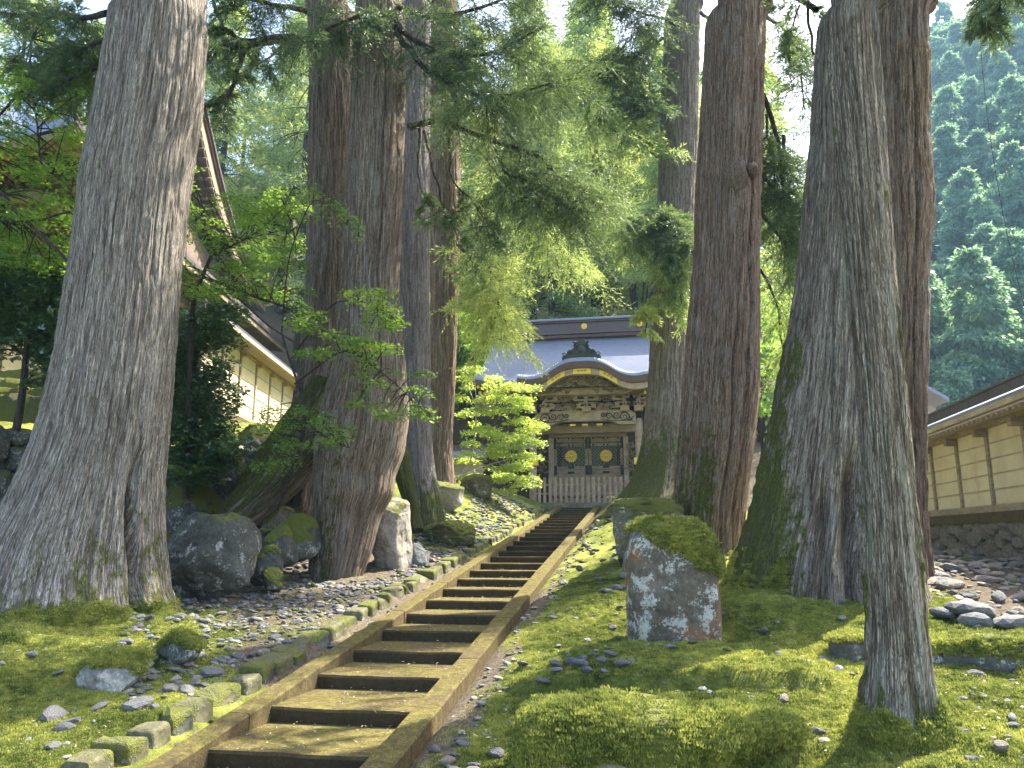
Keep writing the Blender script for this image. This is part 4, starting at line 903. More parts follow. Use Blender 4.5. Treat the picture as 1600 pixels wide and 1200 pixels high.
cbl = P(1535, 105, 14); cb2 = P(1602, 485, 14); q = np.linspace(-.6, 1.6, 40)[:, None]
c_ = cbl + (cb2 - cbl) * q + np.array([1, 0, 0]) * (-.35 * q * (1 - q)); o = link('cable', MB().tube(c_, .006, 5).mesh('cable', M['black'], True)); tag(o, 'thin dark cable hanging down in front of the forested mountain at right', 'cable')

# ---------------------------------------------------------------- trunks
def trunk_mesh(keys, Y, seed, bark=.035, spacing=.045, nth=260, zstep=.03, flute=.05, lobes=None, moss=None, rfac=1.0, zbot=None, groove=None, warp=.5, top_extra=0, mossz=.5):
    """keys: (v, uL, uR) silhouette rows from bottom to top"""
    keys = sorted(keys, key=lambda k: -k[0]); K = []
    for v, a, b in keys:
        ra_, rb_ = ray(a, v), ray(b, v); a1, a2 = math.atan2(ra_[0], ra_[1]), math.atan2(rb_[0], rb_[1]); am = (a1 + a2) / 2; D_ = Y / math.cos(am); r = D_ * math.sin((a2 - a1) / 2) * rfac; rm_ = ray((a + b) / 2, v); K.append((rm_[2] / math.hypot(rm_[0], rm_[1]) * (D_ - r * .6), math.sin(am) * D_, Y, r))
    K = np.array(K)
    if top_extra: k1, k2 = K[-2], K[-1]; tt = top_extra / (k2[0] - k1[0]); e = k2 + (k2 - k1) * tt; e[3] = max(k2[3] * .45, .1); K = np.vstack([K, e])
    if zbot is not None: K = np.vstack([[zbot, K[0, 1], K[0, 2], K[0, 3] * 1.12], K])
    ztop_fine = K[-2 if top_extra else -1, 0]
    zf = np.arange(K[0, 0], ztop_fine, zstep)
    if top_extra: zf = np.concatenate([zf, np.linspace(ztop_fine, K[-1, 0], 14)])
    c = np.stack([np.interp(zf, K[:, 0], K[:, i]) for i in (1, 2, 3)], -1)
    ker = np.hanning(25); ker /= ker.sum(); n0 = len(zf)
    pad = np.pad(c, ((12, 12), (0, 0)), 'reflect', reflect_type='odd'); c = np.stack([np.convolve(pad[:, i], ker, 'valid') for i in range(3)], -1)
    # angles denser on the viewer side
    view = math.atan2(-Y, -K[0, 1]); tt = np.linspace(-1, 1, nth, endpoint=False); th = view + math.pi * (tt * .62 + .38 * np.sign(tt) * np.abs(tt) ** 3)
    Zg, T = np.meshgrid(zf, th, indexing='ij'); r = c[:, 2:3] * np.ones_like(T); rm = c[:, 2].mean()
    ct, sn = np.cos(T), np.sin(T); s3 = seed * 7.7
    low = fbm(np.stack([ct * 1.3 + s3, sn * 1.3, Zg * .25], -1), 2)
    hb = np.clip((Zg - zf[0]) / 2.2, 0, 1); fl = flute * (1 + 1.6 * (1 - hb) ** 2)
    r = r * (1 + fl * low * 1.2 + fl * .8 * vn(np.stack([ct * 2.8 + s3, sn * 2.8, Zg * .3 + 4], -1)))
    if lobes:
        for az, wd, amt, zt in lobes:
            dth = np.angle(np.exp(1j * (T - view - az))); r = r + amt * np.exp(-(dth / wd) ** 2) * np.exp(-np.clip(Zg - zf[0], 0, 99) / zt)
    k = 1 / spacing; wq = warp * vn(np.stack([ct * rm * 3 + s3, sn * rm * 3, Zg * 1.1], -1)) * 1.2
    px, py = ct * rm * k * .5 + s3 + wq, sn * rm * k * .5 + wq * .6
    n1 = vn(np.stack([px, py, Zg * 1.1], -1)); n2 = vn(np.stack([px * 2.3 + 9, py * 2.3, Zg * 3.2], -1)); n3 = vn(np.stack([px * 1.2 + 9, py * 1.2, Zg * 9], -1))
    fis = np.clip(1 - np.abs(n1) * 3.6, 0, 1); fis2 = np.clip(1 - np.abs(n2) * 3.2, 0, 1) * .55
    cav = np.clip(fis + fis2 * .6, 0, 1)
    ms = np.zeros_like(r)
    if moss: ms = np.clip(moss(Zg - zf[0], T - view, Zg) + .25 * fbm(np.stack([ct * 3 + s3, sn * 3, Zg * 1.4], -1), 3), 0, 1)
    if groove:
        for az, wd, dep, za, zb in groove:
            dth = np.angle(np.exp(1j * (T - view - az + .05 * np.sin(Zg * 3)))); gg = np.exp(-(dth / wd) ** 2) * sstep(zb, zb - .5, Zg - zf[0]) * sstep(za - .2, za, Zg - zf[0]); r = r - dep * gg; cav = np.maximum(cav, gg)
    r = r + bark * (-cav * .8 + n3 * .18 + .25 * n2) * (1 - .4 * sstep(.4, .8, ms)) + sstep(.35, .7, ms) * .02 * (1 + vn(np.stack([ct * rm * 14, sn * rm * 14, Zg * 12], -1)))
    V = np.stack([c[:, 0:1] + r * ct, c[:, 1:2] + r * sn, Zg], -1)
    bc = np.stack([ct * rm + seed, sn * rm, Zg], -1)
    m, n = T.shape; i = np.arange(m - 1)[:, None] * n; j = np.arange(n)[None]; kk = (j + 1) % n
    Fq = np.stack([i + j, i + kk, i + n + kk, i + n + j], -1).reshape(-1, 4)
    return V.reshape(-1, 3), [Fq], {'bc': (3, bc.reshape(-1, 3)), 'moss': (1, ms.ravel()), 'cav': (1, np.clip(cav, 0, 1).ravel())}, K
TREES = {}
def big_tree(key, label, keys, Y, mat, **kw):
    V, Fs, at, K = trunk_mesh(keys, Y, **kw)
    t = thing('cedar_tree', (K[0, 1], K[0, 2], K[0, 0]), label, 'tree'); partm('trunk', V, Fs, M[mat], t, True, at); TREES[key] = (t, K)
    if Y < 11: mq = at['moss'][1]; zq = V[:, 2]; hq = (zq - K[1, 0]) / .75 + .9 * fbm(V * 3.1, 3); MOSSP.append(V[(mq > .62) & (rng.random(len(V)) > np.clip(hq, 0, 1))])
    return t
lowmoss = lambda a, b=1.0: (lambda h, az, z: a * (1 - sstep(0, b, h)))
big_tree('t1', 'huge pale grey cedar trunk nearest on the left, leaning right above a mossy flare',
         [(1010, -75, 290), (960, -70, 268), (900, -50, 262), (850, -30, 259), (793, 3, 258), (750, 23, 259), (683, 50, 265), (600, 72, 273), (517, 88, 280), (400, 108, 288), (267, 123, 302), (133, 150, 320), (0, 170, 329)], 8.4, 'bark_grey', seed=1, nth=430, zstep=.02,
         bark=.028, spacing=.04, flute=.03, zbot=-1.5, groove=[(.60, .06, .34, 0, 2.6)], lobes=[(.85, .22, .22, .5), (.0, .35, .12, .5)], top_extra=14,
         moss=lambda h, az, z: np.clip(.95 * (1 - sstep(.25, .95, h)), 0, 1) + .33 * (1 - sstep(.6, 2.4, h)) + .12)
big_tree('t2b', 'brown cedar trunk of the left group standing on a hollow narrowed foot',
         [(905, 484, 568), (860, 488, 583), (800, 491, 597), (770, 489, 617), (745, 489, 616), (700, 492, 632), (640, 500, 640), (560, 520, 634), (450, 532, 624), (300, 541, 628), (150, 549, 632), (0, 556, 632)], 12.6, 'bark_brown', seed=2, nth=330, zstep=.025, spacing=.05, bark=.03, flute=.04, zbot=-.8,
         groove=[(.25, .05, .05, 4, 12)], moss=lambda h, az, z: .35 * (1 - sstep(0, 3.5, h)) * (az < -.3) + .1, top_extra=12)
big_tree('t2a', 'darker brown cedar trunk at the left back of the left group, swelling towards its base',
         [(800, 420, 520), (720, 432, 530), (650, 452, 540), (580, 466, 545), (450, 477, 548), (300, 482, 552), (150, 483, 553), (0, 481, 553)], 14.2, 'bark_brown', seed=3, nth=260, zstep=.035, flute=.05, zbot=-.3, moss=lowmoss(.45, 3), top_extra=12)
big_tree('t2c', 'smooth lilac grey cedar trunk lit along its right edge in the left group',
         [(840, 628, 696), (790, 632, 690), (740, 630, 680), (700, 628, 675), (600, 624, 672), (450, 622, 671), (300, 622, 671), (150, 628, 672), (0, 632, 672)], 17.0, 'bark_lilac', seed=4, nth=240, zstep=.035, bark=.018, flute=.05, zbot=-.1, moss=lambda h, az, z: .75 * (1 - sstep(.5, 2.2, h)), top_extra=14)
big_tree('t2d', 'slimmer red-brown cedar trunk at the right end of the left group',
         [(790, 655, 722), (765, 666, 712), (700, 670, 706), (600, 672, 711), (450, 673, 716), (300, 672, 719), (150, 672, 719), (0, 674, 718)], 21.0, 'bark_red', seed=5, nth=200, zstep=.05, flute=.04, zbot=.6, moss=lowmoss(.5, 1.2), top_extra=14)
big_tree('t3', 'grey-green cedar trunk with a wide mossy flare just right of the gate',
         [(815, 935, 1090), (790, 955, 1085), (765, 980, 1080), (735, 995, 1076), (700, 1002, 1075), (600, 1012, 1076), (400, 1023, 1084), (200, 1030, 1090), (0, 1038, 1094)], 21.5, 'bark_olive', seed=6, nth=220, zstep=.05, bark=.03, flute=.07, zbot=.2, moss=lambda h, az, z: .95 * (1 - sstep(.8, 3.5, h)) * (.45 + .55 * (az < .1)) + .15, top_extra=14)
big_tree('t4', 'tall red-brown cedar trunk with a knotted burl, third from the right',
         [(885, 1045, 1168), (850, 1050, 1165), (800, 1053, 1166), (700, 1060, 1178), (600, 1066, 1188), (400, 1083, 1188), (265, 1087, 1188), (200, 1092, 1190), (0, 1102, 1195)], 13.0, 'bark_red', seed=7, nth=320, zstep=.025, bark=.03, flute=.05, zbot=-.6,
         groove=[(.35, .05, .06, 0, 4.5), (.75, .05, .04, 0, 9)], moss=lambda h, az, z: .55 * (1 - sstep(.2, 4.5, h)) * (az < .1) + .08, top_extra=14)
big_tree('t5', 'very wide cedar with mossy left flare and deep red folds behind the slim trunk',
         [(965, 1128, 1462), (930, 1142, 1450), (880, 1152, 1440), (800, 1176, 1432), (700, 1195, 1426), (600, 1215, 1418), (500, 1232, 1408), (400, 1246, 1400), (200, 1262, 1385), (0, 1276, 1372)], 9.6, 'bark_olive', seed=8, nth=420, zstep=.022, bark=.035, spacing=.05, flute=.045, zbot=-1.15,
         groove=[(.22, .10, .24, 0, 2.2), (-.08, .06, .15, .2, 1.8), (.50, .07, .2, 0, 2.4)], moss=lambda h, az, z: np.clip(1.0 * (1 - sstep(.1, 2.6, h)) * (1 - sstep(-.75, .1, az)) + .6 * (1 - sstep(-.9, -.5, az)) * (1 - sstep(2.5, 5, h)), 0, 1) + .06, top_extra=14)
big_tree('t6', 'purplish brown cedar trunk at the right edge of the right-hand group',
         [(975, 1372, 1480), (940, 1380, 1470), (880, 1384, 1458), (800, 1382, 1450), (700, 1378, 1449), (560, 1370, 1452), (400, 1362, 1456), (320, 1358, 1464), (280, 1357, 1461), (200, 1356, 1455), (0, 1354, 1453)], 10.9, 'bark_red', seed=9, nth=320, zstep=.025, bark=.035, spacing=.05, flute=.04, zbot=-1.0,
         groove=[(.5, .05, .06, 2, 9)], moss=lambda h, az, z: .1 + 0 * h, top_extra=14)
big_tree('t7', 'slim grey-olive cedar trunk nearest the camera at right, rising from the moss',
         [(1195, 1332, 1484), (1165, 1342, 1474), (1130, 1350, 1466), (1080, 1354, 1459), (1000, 1358, 1450), (900, 1353, 1441), (800, 1350, 1431), (700, 1343, 1421), (600, 1338, 1413), (500, 1330, 1403), (400, 1321, 1392), (200, 1302, 1374), (0, 1292, 1358)], 5.5, 'bark_olive', seed=10, nth=360, zstep=.014, bark=.014, spacing=.028, flute=.045, zbot=-1.5,
         moss=lambda h, az, z: .85 * (1 - sstep(.15, .7, h)) + .30 * sstep(.9, 1.3, np.abs(az)) + .1, top_extra=9)
def root(key, pts, rad, mat, seed, moss=.6):
    """a limb-like root as a lumpy tube"""
    t = TREES[key][0]; pts = np.array(pts, float); s = np.linspace(0, 1, 60); q = np.linspace(0, 1, len(pts))
    C_ = np.stack([np.interp(s, q, pts[:, i]) for i in range(3)], -1); ker = np.hanning(11); ker /= ker.sum(); pad = np.pad(C_, ((5, 5), (0, 0)), 'reflect', reflect_type='odd'); C_ = np.stack([np.convolve(pad[:, i], ker, 'valid') for i in range(3)], -1)
    rr_ = np.interp(s, np.linspace(0, 1, len(rad)), rad); n = 60; d = nrm(np.gradient(C_, axis=0)); a = nrm(np.cross(d, (0.1, 1, 0.1))); b = np.cross(d, a); T = np.arange(n) / n * 2 * math.pi
    ct, sn = np.cos(T)[None], np.sin(T)[None]; r = rr_[:, None] * (1 + .25 * vn(np.stack(np.broadcast_arrays(ct * 1.5 + seed, sn * 1.5, s[:, None] * 4), -1)) + .10 * vn(np.stack(np.broadcast_arrays(ct * 7, sn * 7, s[:, None] * 6 + seed), -1)))
    V = C_[:, None] + r[..., None] * (ct[..., None] * a[:, None] + sn[..., None] * b[:, None])
    i = np.arange(59)[:, None] * n; j = np.arange(n)[None]; k = (j + 1) % n
    bc = np.stack(np.broadcast_arrays(ct * .3 + seed, sn * .3, s[:, None] * 1.5), -1).reshape(-1, 3)
    ms = np.clip(moss + (V[..., 2] - C_[:, None, 2]) / rr_[:, None] * .4, 0, 1).ravel()
    partm('root', V, [np.stack([i + j, i + k, i + n + k, i + n + j], -1).reshape(-1, 4)], M[mat], t, True, {'bc': (3, bc), 'moss': (1, ms), 'cav': (1, np.zeros(len(ms)))})
root('t2a', [P(520, 600, 13.6), P(480, 680, 13.3), P(430, 745, 13.0), P(375, 800, 12.8), P(350, 850, 12.7)], [.32, .5, .42, .34, .25], 'bark_olive', 3.3, .6)
root('t2c', [P(626, 690, 16.4), P(625, 715, 16.0), P(640, 775, 15.6), P(652, 830, 15.3)], [.10, .2, .16, .12], 'bark_olive', 5.1, .75)
0 and root('t3', [P(1010, 690, 21), P(985, 750, 20.6), P(955, 785, 20.3), P(925, 805, 20)], [.3, .33, .25, .12], 'bark_olive', 6.1, .8)
0 and root('t1', [P(275, 880, 8.0), P(292, 950, 7.7), P(315, 1000, 7.4)], [.12, .18, .08], 'bark_grey', 7.1, .9)
# burl on the third trunk from the right
t4 = TREES['t4'][0]; V, Fc = stone_shape(900, ICO2, .3, 3); c = P(1152, 272, 12.45); V2 = V * np.array([.21, .2, .34]) + c + (-.02, .06, -.02)
bcv = V * .3 + 3
partm('burl', V2, [Fc], M['bark_red'], t4, True, {'bc': (3, bcv), 'moss': (1, np.zeros(len(V))), 'cav': (1, np.clip(-V[:, 2], 0, 1) * .6)})
V2 = V * np.array([.09, .15, .13]) + P(1176, 266, 12.5); partm('burl', V2, [Fc], M['bark_red'], t4, True, {'bc': (3, bcv), 'moss': (1, np.zeros(len(V))), 'cav': (1, np.clip(-V[:, 2], 0, 1) * .6)})

# ---------------------------------------------------------------- foliage
def blades(Pp, D, N, L_, W):
    D = nrm(D); S = nrm(np.cross(D, N)); L_ = np.broadcast_to(L_, (len(Pp),))[:, None]; W = np.broadcast_to(W, (len(Pp),))[:, None]
    V = np.stack([Pp, Pp + D * L_ * .45 + S * W / 2, Pp + D * L_, Pp + D * L_ * .45 - S * W / 2], 1)
    n = len(Pp); return V.reshape(-1, 3), np.arange(n * 4).reshape(n, 4)
def clumps(centers, dirs, n, L_, W, r, spread=.9, droop=.35, rad=.25):
    """n blades around every centre"""
    m = len(centers); Pp = np.repeat(centers, n, 0); D = np.repeat(dirs, n, 0)
    D = nrm(D + r.normal(size=(m * n, 3)) * spread + np.array([0, 0, -droop])); Pp = Pp + r.normal(size=(m * n, 3)) * rad * np.array([1, 1, .6])
    return blades(Pp, D, r.normal(size=(m * n, 3)) + np.array([0, 0, .8]), L_ * r.uniform(.6, 1.3, m * n), W * r.uniform(.7, 1.3, m * n))
def cedar(seed, H=24, base=.2, rmax=3.6, nb=100, per=9, nblade=22, L_=.34, W=.07):
    r = np.random.default_rng(seed); tm = MB(); hs = np.linspace(0, H, 9)
    ax = np.stack([np.cumsum(r.normal(size=9) * .08), np.cumsum(r.normal(size=9) * .08), hs], -1); ax[0, :2] = 0
    tm.tube(ax, .012 * (H - hs) + .04 + .18 * np.exp(-hs / 1.2), 8); cen = []; dr = []
    for i in range(nb):
        t = base + (1 - base) * ((i + r.random()) / nb) ** .9; h = t * H; a = r.uniform(0, 6.283)
        prof = (1 - t) ** .75 * (.55 + .45 * sstep(base, base + .15, t)); ln = rmax * (prof * 1.25 + .06) * r.uniform(.6, 1.15)
        o = np.array([np.interp(h, hs, ax[:, 0]), np.interp(h, hs, ax[:, 1]), h]); d = np.array([math.cos(a), math.sin(a), 0])
        s = np.linspace(0, 1, 6)[:, None]; pts = o + d * ln * s + np.array([0, 0, 1]) * ln * (.10 * s - .45 * s ** 2)
        tm.tube(pts, np.linspace(.05, .012, 6) * (.4 + ln / 4), 3)
        k = per; q = .25 + .75 * np.sqrt(r.random(k))[:, None]; c_ = o + d * ln * q + np.array([0, 0, 1]) * ln * (.10 * q - .45 * q ** 2)
        side = np.array([-d[1], d[0], 0]); c_ = c_ + side * (r.normal(size=(k, 1)) * .22 * ln * q) ; cen.append(c_); dr.append(np.repeat((d + (0, 0, -.2))[None], k, 0))
    V, Fq = clumps(np.concatenate(cen), np.concatenate(dr), nblade, L_, W, r, .8, .5, .26)
    return tm, V, Fq
def broad(seed, H=14, rad=3.6, n=260, nblade=26, L_=.2, W=.12, zs_=.75):
    r = np.random.default_rng(seed); tm = MB(); hs = np.linspace(0, H * .8, 6); ax = np.stack([np.cumsum(r.normal(size=6) * .15), np.cumsum(r.normal(size=6) * .15), hs], -1); ax[0, :2] = 0
    tm.tube(ax, np.linspace(.22, .06, 6), 7)
    lob = nrm(r.normal(size=(14, 3))) * rad * .55 * np.array([1, 1, zs_]) + (0, 0, H * .62)
    for l in lob: tm.tube(np.linspace(ax[2], l, 5), np.linspace(.08, .02, 5), 3)
    c_ = lob[r.integers(0, 14, n)] + nrm(r.normal(size=(n, 3))) * (rad * .5 * r.uniform(.55, 1, (n, 1)))
    V, Fq = clumps(c_, nrm(c_ - np.array([0, 0, H * .55])), nblade, L_, W, r, 1.0, .1, .22)
    return tm, V, Fq
def tree_meshes(kind, seed, leafmat, **kw):
    tm, V, Fq = (cedar if kind == 'cedar' else broad)(seed, **kw)
    a = {'bc': (3, np.concatenate(tm.V)), 'moss': (1, np.zeros(tm.n)), 'cav': (1, np.zeros(tm.n))}
    return tm.mesh('trunk', M['bark_thin'], True, attrs=a), mesh('crown', V, [Fq], leafmat, False)
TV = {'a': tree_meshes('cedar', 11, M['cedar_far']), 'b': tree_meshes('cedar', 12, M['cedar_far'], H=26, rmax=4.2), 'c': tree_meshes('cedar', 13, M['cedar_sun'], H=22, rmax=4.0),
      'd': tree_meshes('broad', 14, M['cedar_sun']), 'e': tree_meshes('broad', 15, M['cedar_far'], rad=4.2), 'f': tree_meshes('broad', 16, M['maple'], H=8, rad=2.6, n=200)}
def put_tree(v, x, y, s, rz, label, group=None, cat='tree', z=None):
    z = float(G(x, y, False)) - .3 if z is None else z; t = thing({'a': 'cedar_tree', 'b': 'cedar_tree', 'c': 'cedar_tree'}.get(v, 'leafy_tree'), (x, y, z), label, cat, group)
    t.rotation_euler = (0, 0, rz); t.scale = (s, s, s)
    link('trunk', TV[v][0], t); link('crown', TV[v][1], t); return t
bgl = [('b', 1.8, 37.5, .85, 'cedar with low branches just behind the right half of the gate roof'), ('c', -8.2, 37, .85, 'bushy sunlit cedar behind the gap left of the gate roof'), ('a', -14, 38, 1.0, 'green cedar behind the far end of the left plaster wall'), ('b', -20, 42, 1.15, 'tall dark cedar rising behind the temple hall roof'), ('c', -12.5, 44, .95, 'yellow-green sunlit cedar seen between the first trunk and left group'), ('a', -16.5, 47, 1.0, 'tall cedar just right of the temple hall roof'), ('d', -9.5, 40, 1.05, 'bright leafy tree left of the gate behind the left trunk group'),
       ('b', -6, 43, 1.1, 'tall cedar directly behind the red-brown trunk'), ('c', -2.5, 46, 1.1, 'bright cedar standing right behind the gate roof centre'), ('a', -4.6, 39, .8, 'lower green cedar behind the left end of the gate roof'),
       ('d', .5, 41, 1.15, 'pale yellow-green tree behind the right end of the gate roof'), ('c', 3, 45, 1.0, 'sunlit cedar seen between the grey-green and burl trunks'), ('a', 6.5, 42, 1.1, 'green cedar seen in the gap between burl trunk and wide cedar'),
       ('e', 9, 38, 1.1, 'leafy tree low in the gap right of the burl trunk')]
for i, (v, x, y, s, lab) in enumerate(bgl): put_tree(v, x, y, s, i * 1.3, lab)
r2 = np.random.default_rng(5)
for i in range(34):
    row = i // 12; x = -34 + (i % 12) * 4.3 + r2.uniform(-1.5, 1.5); y = 50 + row * 9 + r2.uniform(-2.5, 2.5)
    if x > 9: continue
    put_tree('abcabe'[i % 6], x, y, r2.uniform(.9, 1.25), r2.uniform(0, 6), 'tall green tree in the forest on the slope behind the gate', 'forest trees on the slope behind')
for i in range(16): put_tree('abce'[i % 4], -30 - (i % 8) * 5 + r2.uniform(-1.5, 1.5), 26 + (i // 8) * 10 + r2.uniform(-2, 2), r2.uniform(.8, 1.1), i, 'tall green tree in the forest on the slope behind the gate', 'forest trees on the slope behind')
put_tree('f', -9.6, 33, 1.2, 1, 'small leafy tree behind the left wing wall of the gate')
put_tree('e', -13.5, 33, .9, 2, 'leafy tree behind the roof of the left plaster wall')
put_tree('f', 4.5, 30, 1.3, 2, 'small leafy tree low between the burl trunk and the wide cedar')
# crowns of the big cedars, high above the picture
TVH = tree_meshes('cedar', 31, M['cedar'], H=16, rmax=4.3, base=.05, nb=55, per=5, nblade=20, L_=.36, W=.075)
TVH2 = tree_meshes('cedar', 32, M['cedar'], H=16, rmax=3.8, base=.05, nb=50, per=5, nblade=20, L_=.36, W=.075)
for k, (key, h) in enumerate((('t1', 10.0), ('t2b', 13.5), ('t2a', 15.5), ('t2c', 18), ('t2d', 21), ('t3', 19.5), ('t4', 12.5), ('t5', 11), ('t6', 12), ('t7', 7.5))):
    t, K = TREES[key]; x = np.interp(h, K[:, 0], K[:, 1]); o = link('crown', (TVH if k % 2 else TVH2)[1], t, (x - t.location[0], K[0, 2] - t.location[1], h - t.location[2])); o.rotation_euler = (0, 0, k * 1.1)
    if key == 't7': o.scale = (.5, .5, .5)

# far forested mountain
def HM(az, d):
    """az radians from +Y to +X"""
    top = np.interp(np.degrees(az), [-70, -25, -8, 5, 14, 20, 26, 31, 36, 45, 70], [60, 60, 55, 50, 75, 120, 132, 127, 116, 114, 105])
    return -4 + top * (.25 * sstep(60, 215, d) + .75 * np.clip((d - 58) / 157, 0, 1)) + 4 * fbm(np.stack([az * 18, d * .03, az * 0], -1), 2)
azs = np.radians(np.linspace(-75, 75, 90)); ds = np.linspace(56, 330, 40); A_, D_ = np.meshgrid(azs, ds, indexing='ij')
mtn = link('hills', MB().grid(np.stack([np.sin(A_) * D_, np.cos(A_) * D_, HM(A_, D_)], -1)).mesh('hills', M['mountain'], True)); tag(mtn, kind='structure')
pts = []
r3 = np.random.default_rng(9)
for d in np.arange(66, 218, 4.8):
    stp = 4.8 / d
    for az in np.arange(R(12), R(50), stp):
        a = az + r3.uniform(-.35, .35) * stp; dd = d + r3.uniform(-2.5, 2.5); pts.append((math.sin(a) * dd, math.cos(a) * dd, float(HM(np.array(a), np.array(dd))) - 3.0))
for d in np.arange(100, 215, 9.0):
    stp = 9 / d
    for az in np.arange(R(-60), R(12), stp):
        a = az + r3.uniform(-.35, .35) * stp; dd = d + r3.uniform(-2.5, 2.5); pts.append((math.sin(a) * dd, math.cos(a) * dd, float(HM(np.array(a), np.array(dd))) - 3.0))
protos = [bpy.data.objects.new('mountain_tree_shape', m_) for m_ in (tree_meshes('broad', 41, M['mountain'], H=12, rad=4.2, n=460, nblade=34, L_=.5, W=.24)[1], tree_meshes('broad', 42, M['mountain'], H=13, rad=3.8, n=460, nblade=34, L_=.5, W=.24, zs_=1.1)[1],
          tree_meshes('cedar', 43, M['mountain'], H=17, rmax=4.2, base=.05, nb=80, per=7, nblade=30, L_=.5, W=.22)[1])]
def gn_scatter(name, ptv, objs, smin, smax, mat=None, align=None, seed=0):
    me = bpy.data.meshes.new(name); me.from_pydata([tuple(p) for p in ptv], [], []); o = link(name, me)
    ng = bpy.data.node_groups.new(name, 'GeometryNodeTree'); ng.interface.new_socket('Geometry', in_out='INPUT', socket_type='NodeSocketGeometry'); ng.interface.new_socket('Geometry', in_out='OUTPUT', socket_type='NodeSocketGeometry')
    N = ng.nodes; gi = N.new('NodeGroupInput'); go = N.new('NodeGroupOutput'); j = N.new('GeometryNodeGeometryToInstance')
    for ob in objs:
        oi = N.new('GeometryNodeObjectInfo'); oi.inputs['Object'].default_value = ob; oi.inputs['As Instance'].default_value = True; ng.links.new(oi.outputs['Geometry'], j.inputs[0])
    ip = N.new('GeometryNodeInstanceOnPoints'); ip.inputs['Pick Instance'].default_value = True; ng.links.new(gi.outputs[0], ip.inputs['Points']); ng.links.new(j.outputs[0], ip.inputs['Instance'])
    ri = N.new('FunctionNodeRandomValue'); ri.data_type = 'INT'; ri.inputs['Min'].default_value = 0; ri.inputs[5].default_value = len(objs) - 1; ri.inputs['Seed'].default_value = seed; ng.links.new(ri.outputs[2], ip.inputs['Instance Index'])
    rs = N.new('FunctionNodeRandomValue'); rs.data_type = 'FLOAT'; rs.inputs[2].default_value = smin; rs.inputs[3].default_value = smax; rs.inputs['Seed'].default_value = seed + 1; ng.links.new(rs.outputs[1], ip.inputs['Scale'])
    rv = N.new('FunctionNodeRandomValue'); rv.data_type = 'FLOAT_VECTOR'; rv.inputs[0].default_value = (-.25 if align else 0, -.25 if align else 0, 0); rv.inputs[1].default_value = (.25 if align else 0, .25 if align else 0, 6.28); ng.links.new(rv.outputs[0], ip.inputs['Rotation'])
    ng.links.new(ip.outputs[0], go.inputs[0]); md = o.modifiers.new('scatter', 'NODES'); md.node_group = ng
    return o
far = gn_scatter('mountain_forest', pts, protos, .7, 1.35); tag(far, 'dense blue-green forest covering the far mountainside', 'forest', kind='stuff')

hz = NT('haze'); hz.t.nodes.remove(hz.b); pv = hz.new('ShaderNodeVolumePrincipled'); pv.inputs['Color'].default_value = (.42, .70, 1, 1); pv.inputs['Density'].default_value = .00045; pv.inputs['Anisotropy'].default_value = .2
hz.L(pv.outputs[0], hz.out.inputs['Volume'])
haze = link('haze', MB().box(-340, 340, -40, 345, -14, 165).mesh('haze', hz.m)); tag(haze, 'thin pale air over the whole valley', 'haze', kind='stuff')

# moss fuzz on the near ground
r4 = np.random.default_rng(21); NT_ = 200000
yy = 4.0 * (11.5 / 4.0) ** r4.random(NT_); xx = np.where(r4.random(NT_) < .64, r4.uniform(-1.5, 3.9, NT_), r4.uniform(-7.6, -3.75, NT_))
keep = (mossmask(xx, yy) + .25 * r4.normal(size=NT_) * .6 > .5) & (np.abs(xx / yy + .17) < .75); xx, yy = xx[keep], yy[keep]
def tuft(seed, n=16):
    r = np.random.default_rng(seed); a = r.uniform(0, 6.28, n); q = np.sqrt(r.random(n)) * .02; Pp = np.stack([np.cos(a) * q, np.sin(a) * q, np.full(n, -.004)], -1)
    D = np.stack([np.cos(a) * q * 18 + r.normal(size=n) * .3, np.sin(a) * q * 18 + r.normal(size=n) * .3, np.ones(n)], -1); V, Fq = blades(Pp, D, r.normal(size=(n, 3)), r.uniform(.008, .018, n), .0055); return mesh('moss_tuft', V, [Fq], M['tuft'], False)
rp = np.random.default_rng(8); MP = [m_[rp.integers(0, len(m_), min(len(m_) * 5, k_))] + rp.normal(size=(min(len(m_) * 5, k_), 3)) * .013 for m_ in MOSSP if len(m_) > 5 for k_ in (40000,)]
MP = np.concatenate([np.stack([xx, yy, G(xx, yy)], -1)] + MP)
tob = [bpy.data.objects.new('moss_tuft_shape', tuft(k)) for k in range(3)]
mt = gn_scatter('moss_tufts', MP, tob, .8, 1.7, align=True, seed=5); tag(mt, 'fuzzy bright green moss carpet on the banks', 'moss', kind='stuff')

nl_ = 5200; lx = np.concatenate([r4.uniform(-1.5, 3.6, 2400), r4.uniform(-7, -3.4, 1600), r4.uniform(-3.0, -1.8, 1200)]); ly = 4.2 + 10 * r4.random(nl_) ** 1.5
zst = Z0 + SL * .9 * np.floor((ly - Y0) / .9) + .006; lz = np.where((lx > -3.05) & (lx < -1.8), zst, G(lx, ly) + .018)
lV, lF = blades(np.stack([lx, ly, lz], -1), np.stack([r4.normal(size=nl_), r4.normal(size=nl_), r4.normal(size=nl_) * .12], -1), np.stack([r4.normal(size=nl_) * .3, r4.normal(size=nl_) * .3, np.ones(nl_)], -1), r4.uniform(.012, .05, nl_), r4.uniform(.004, .016, nl_))
o = link('fallen_litter', mesh('fallen_litter', lV, [lF], m_leaf('litter', (.10, .06, .035), (.25, .17, .10), (.55, .50, .40), .1), False)); tag(o, 'dry fallen leaves and twig bits strewn over moss and steps', 'leaf litter', kind='stuff')

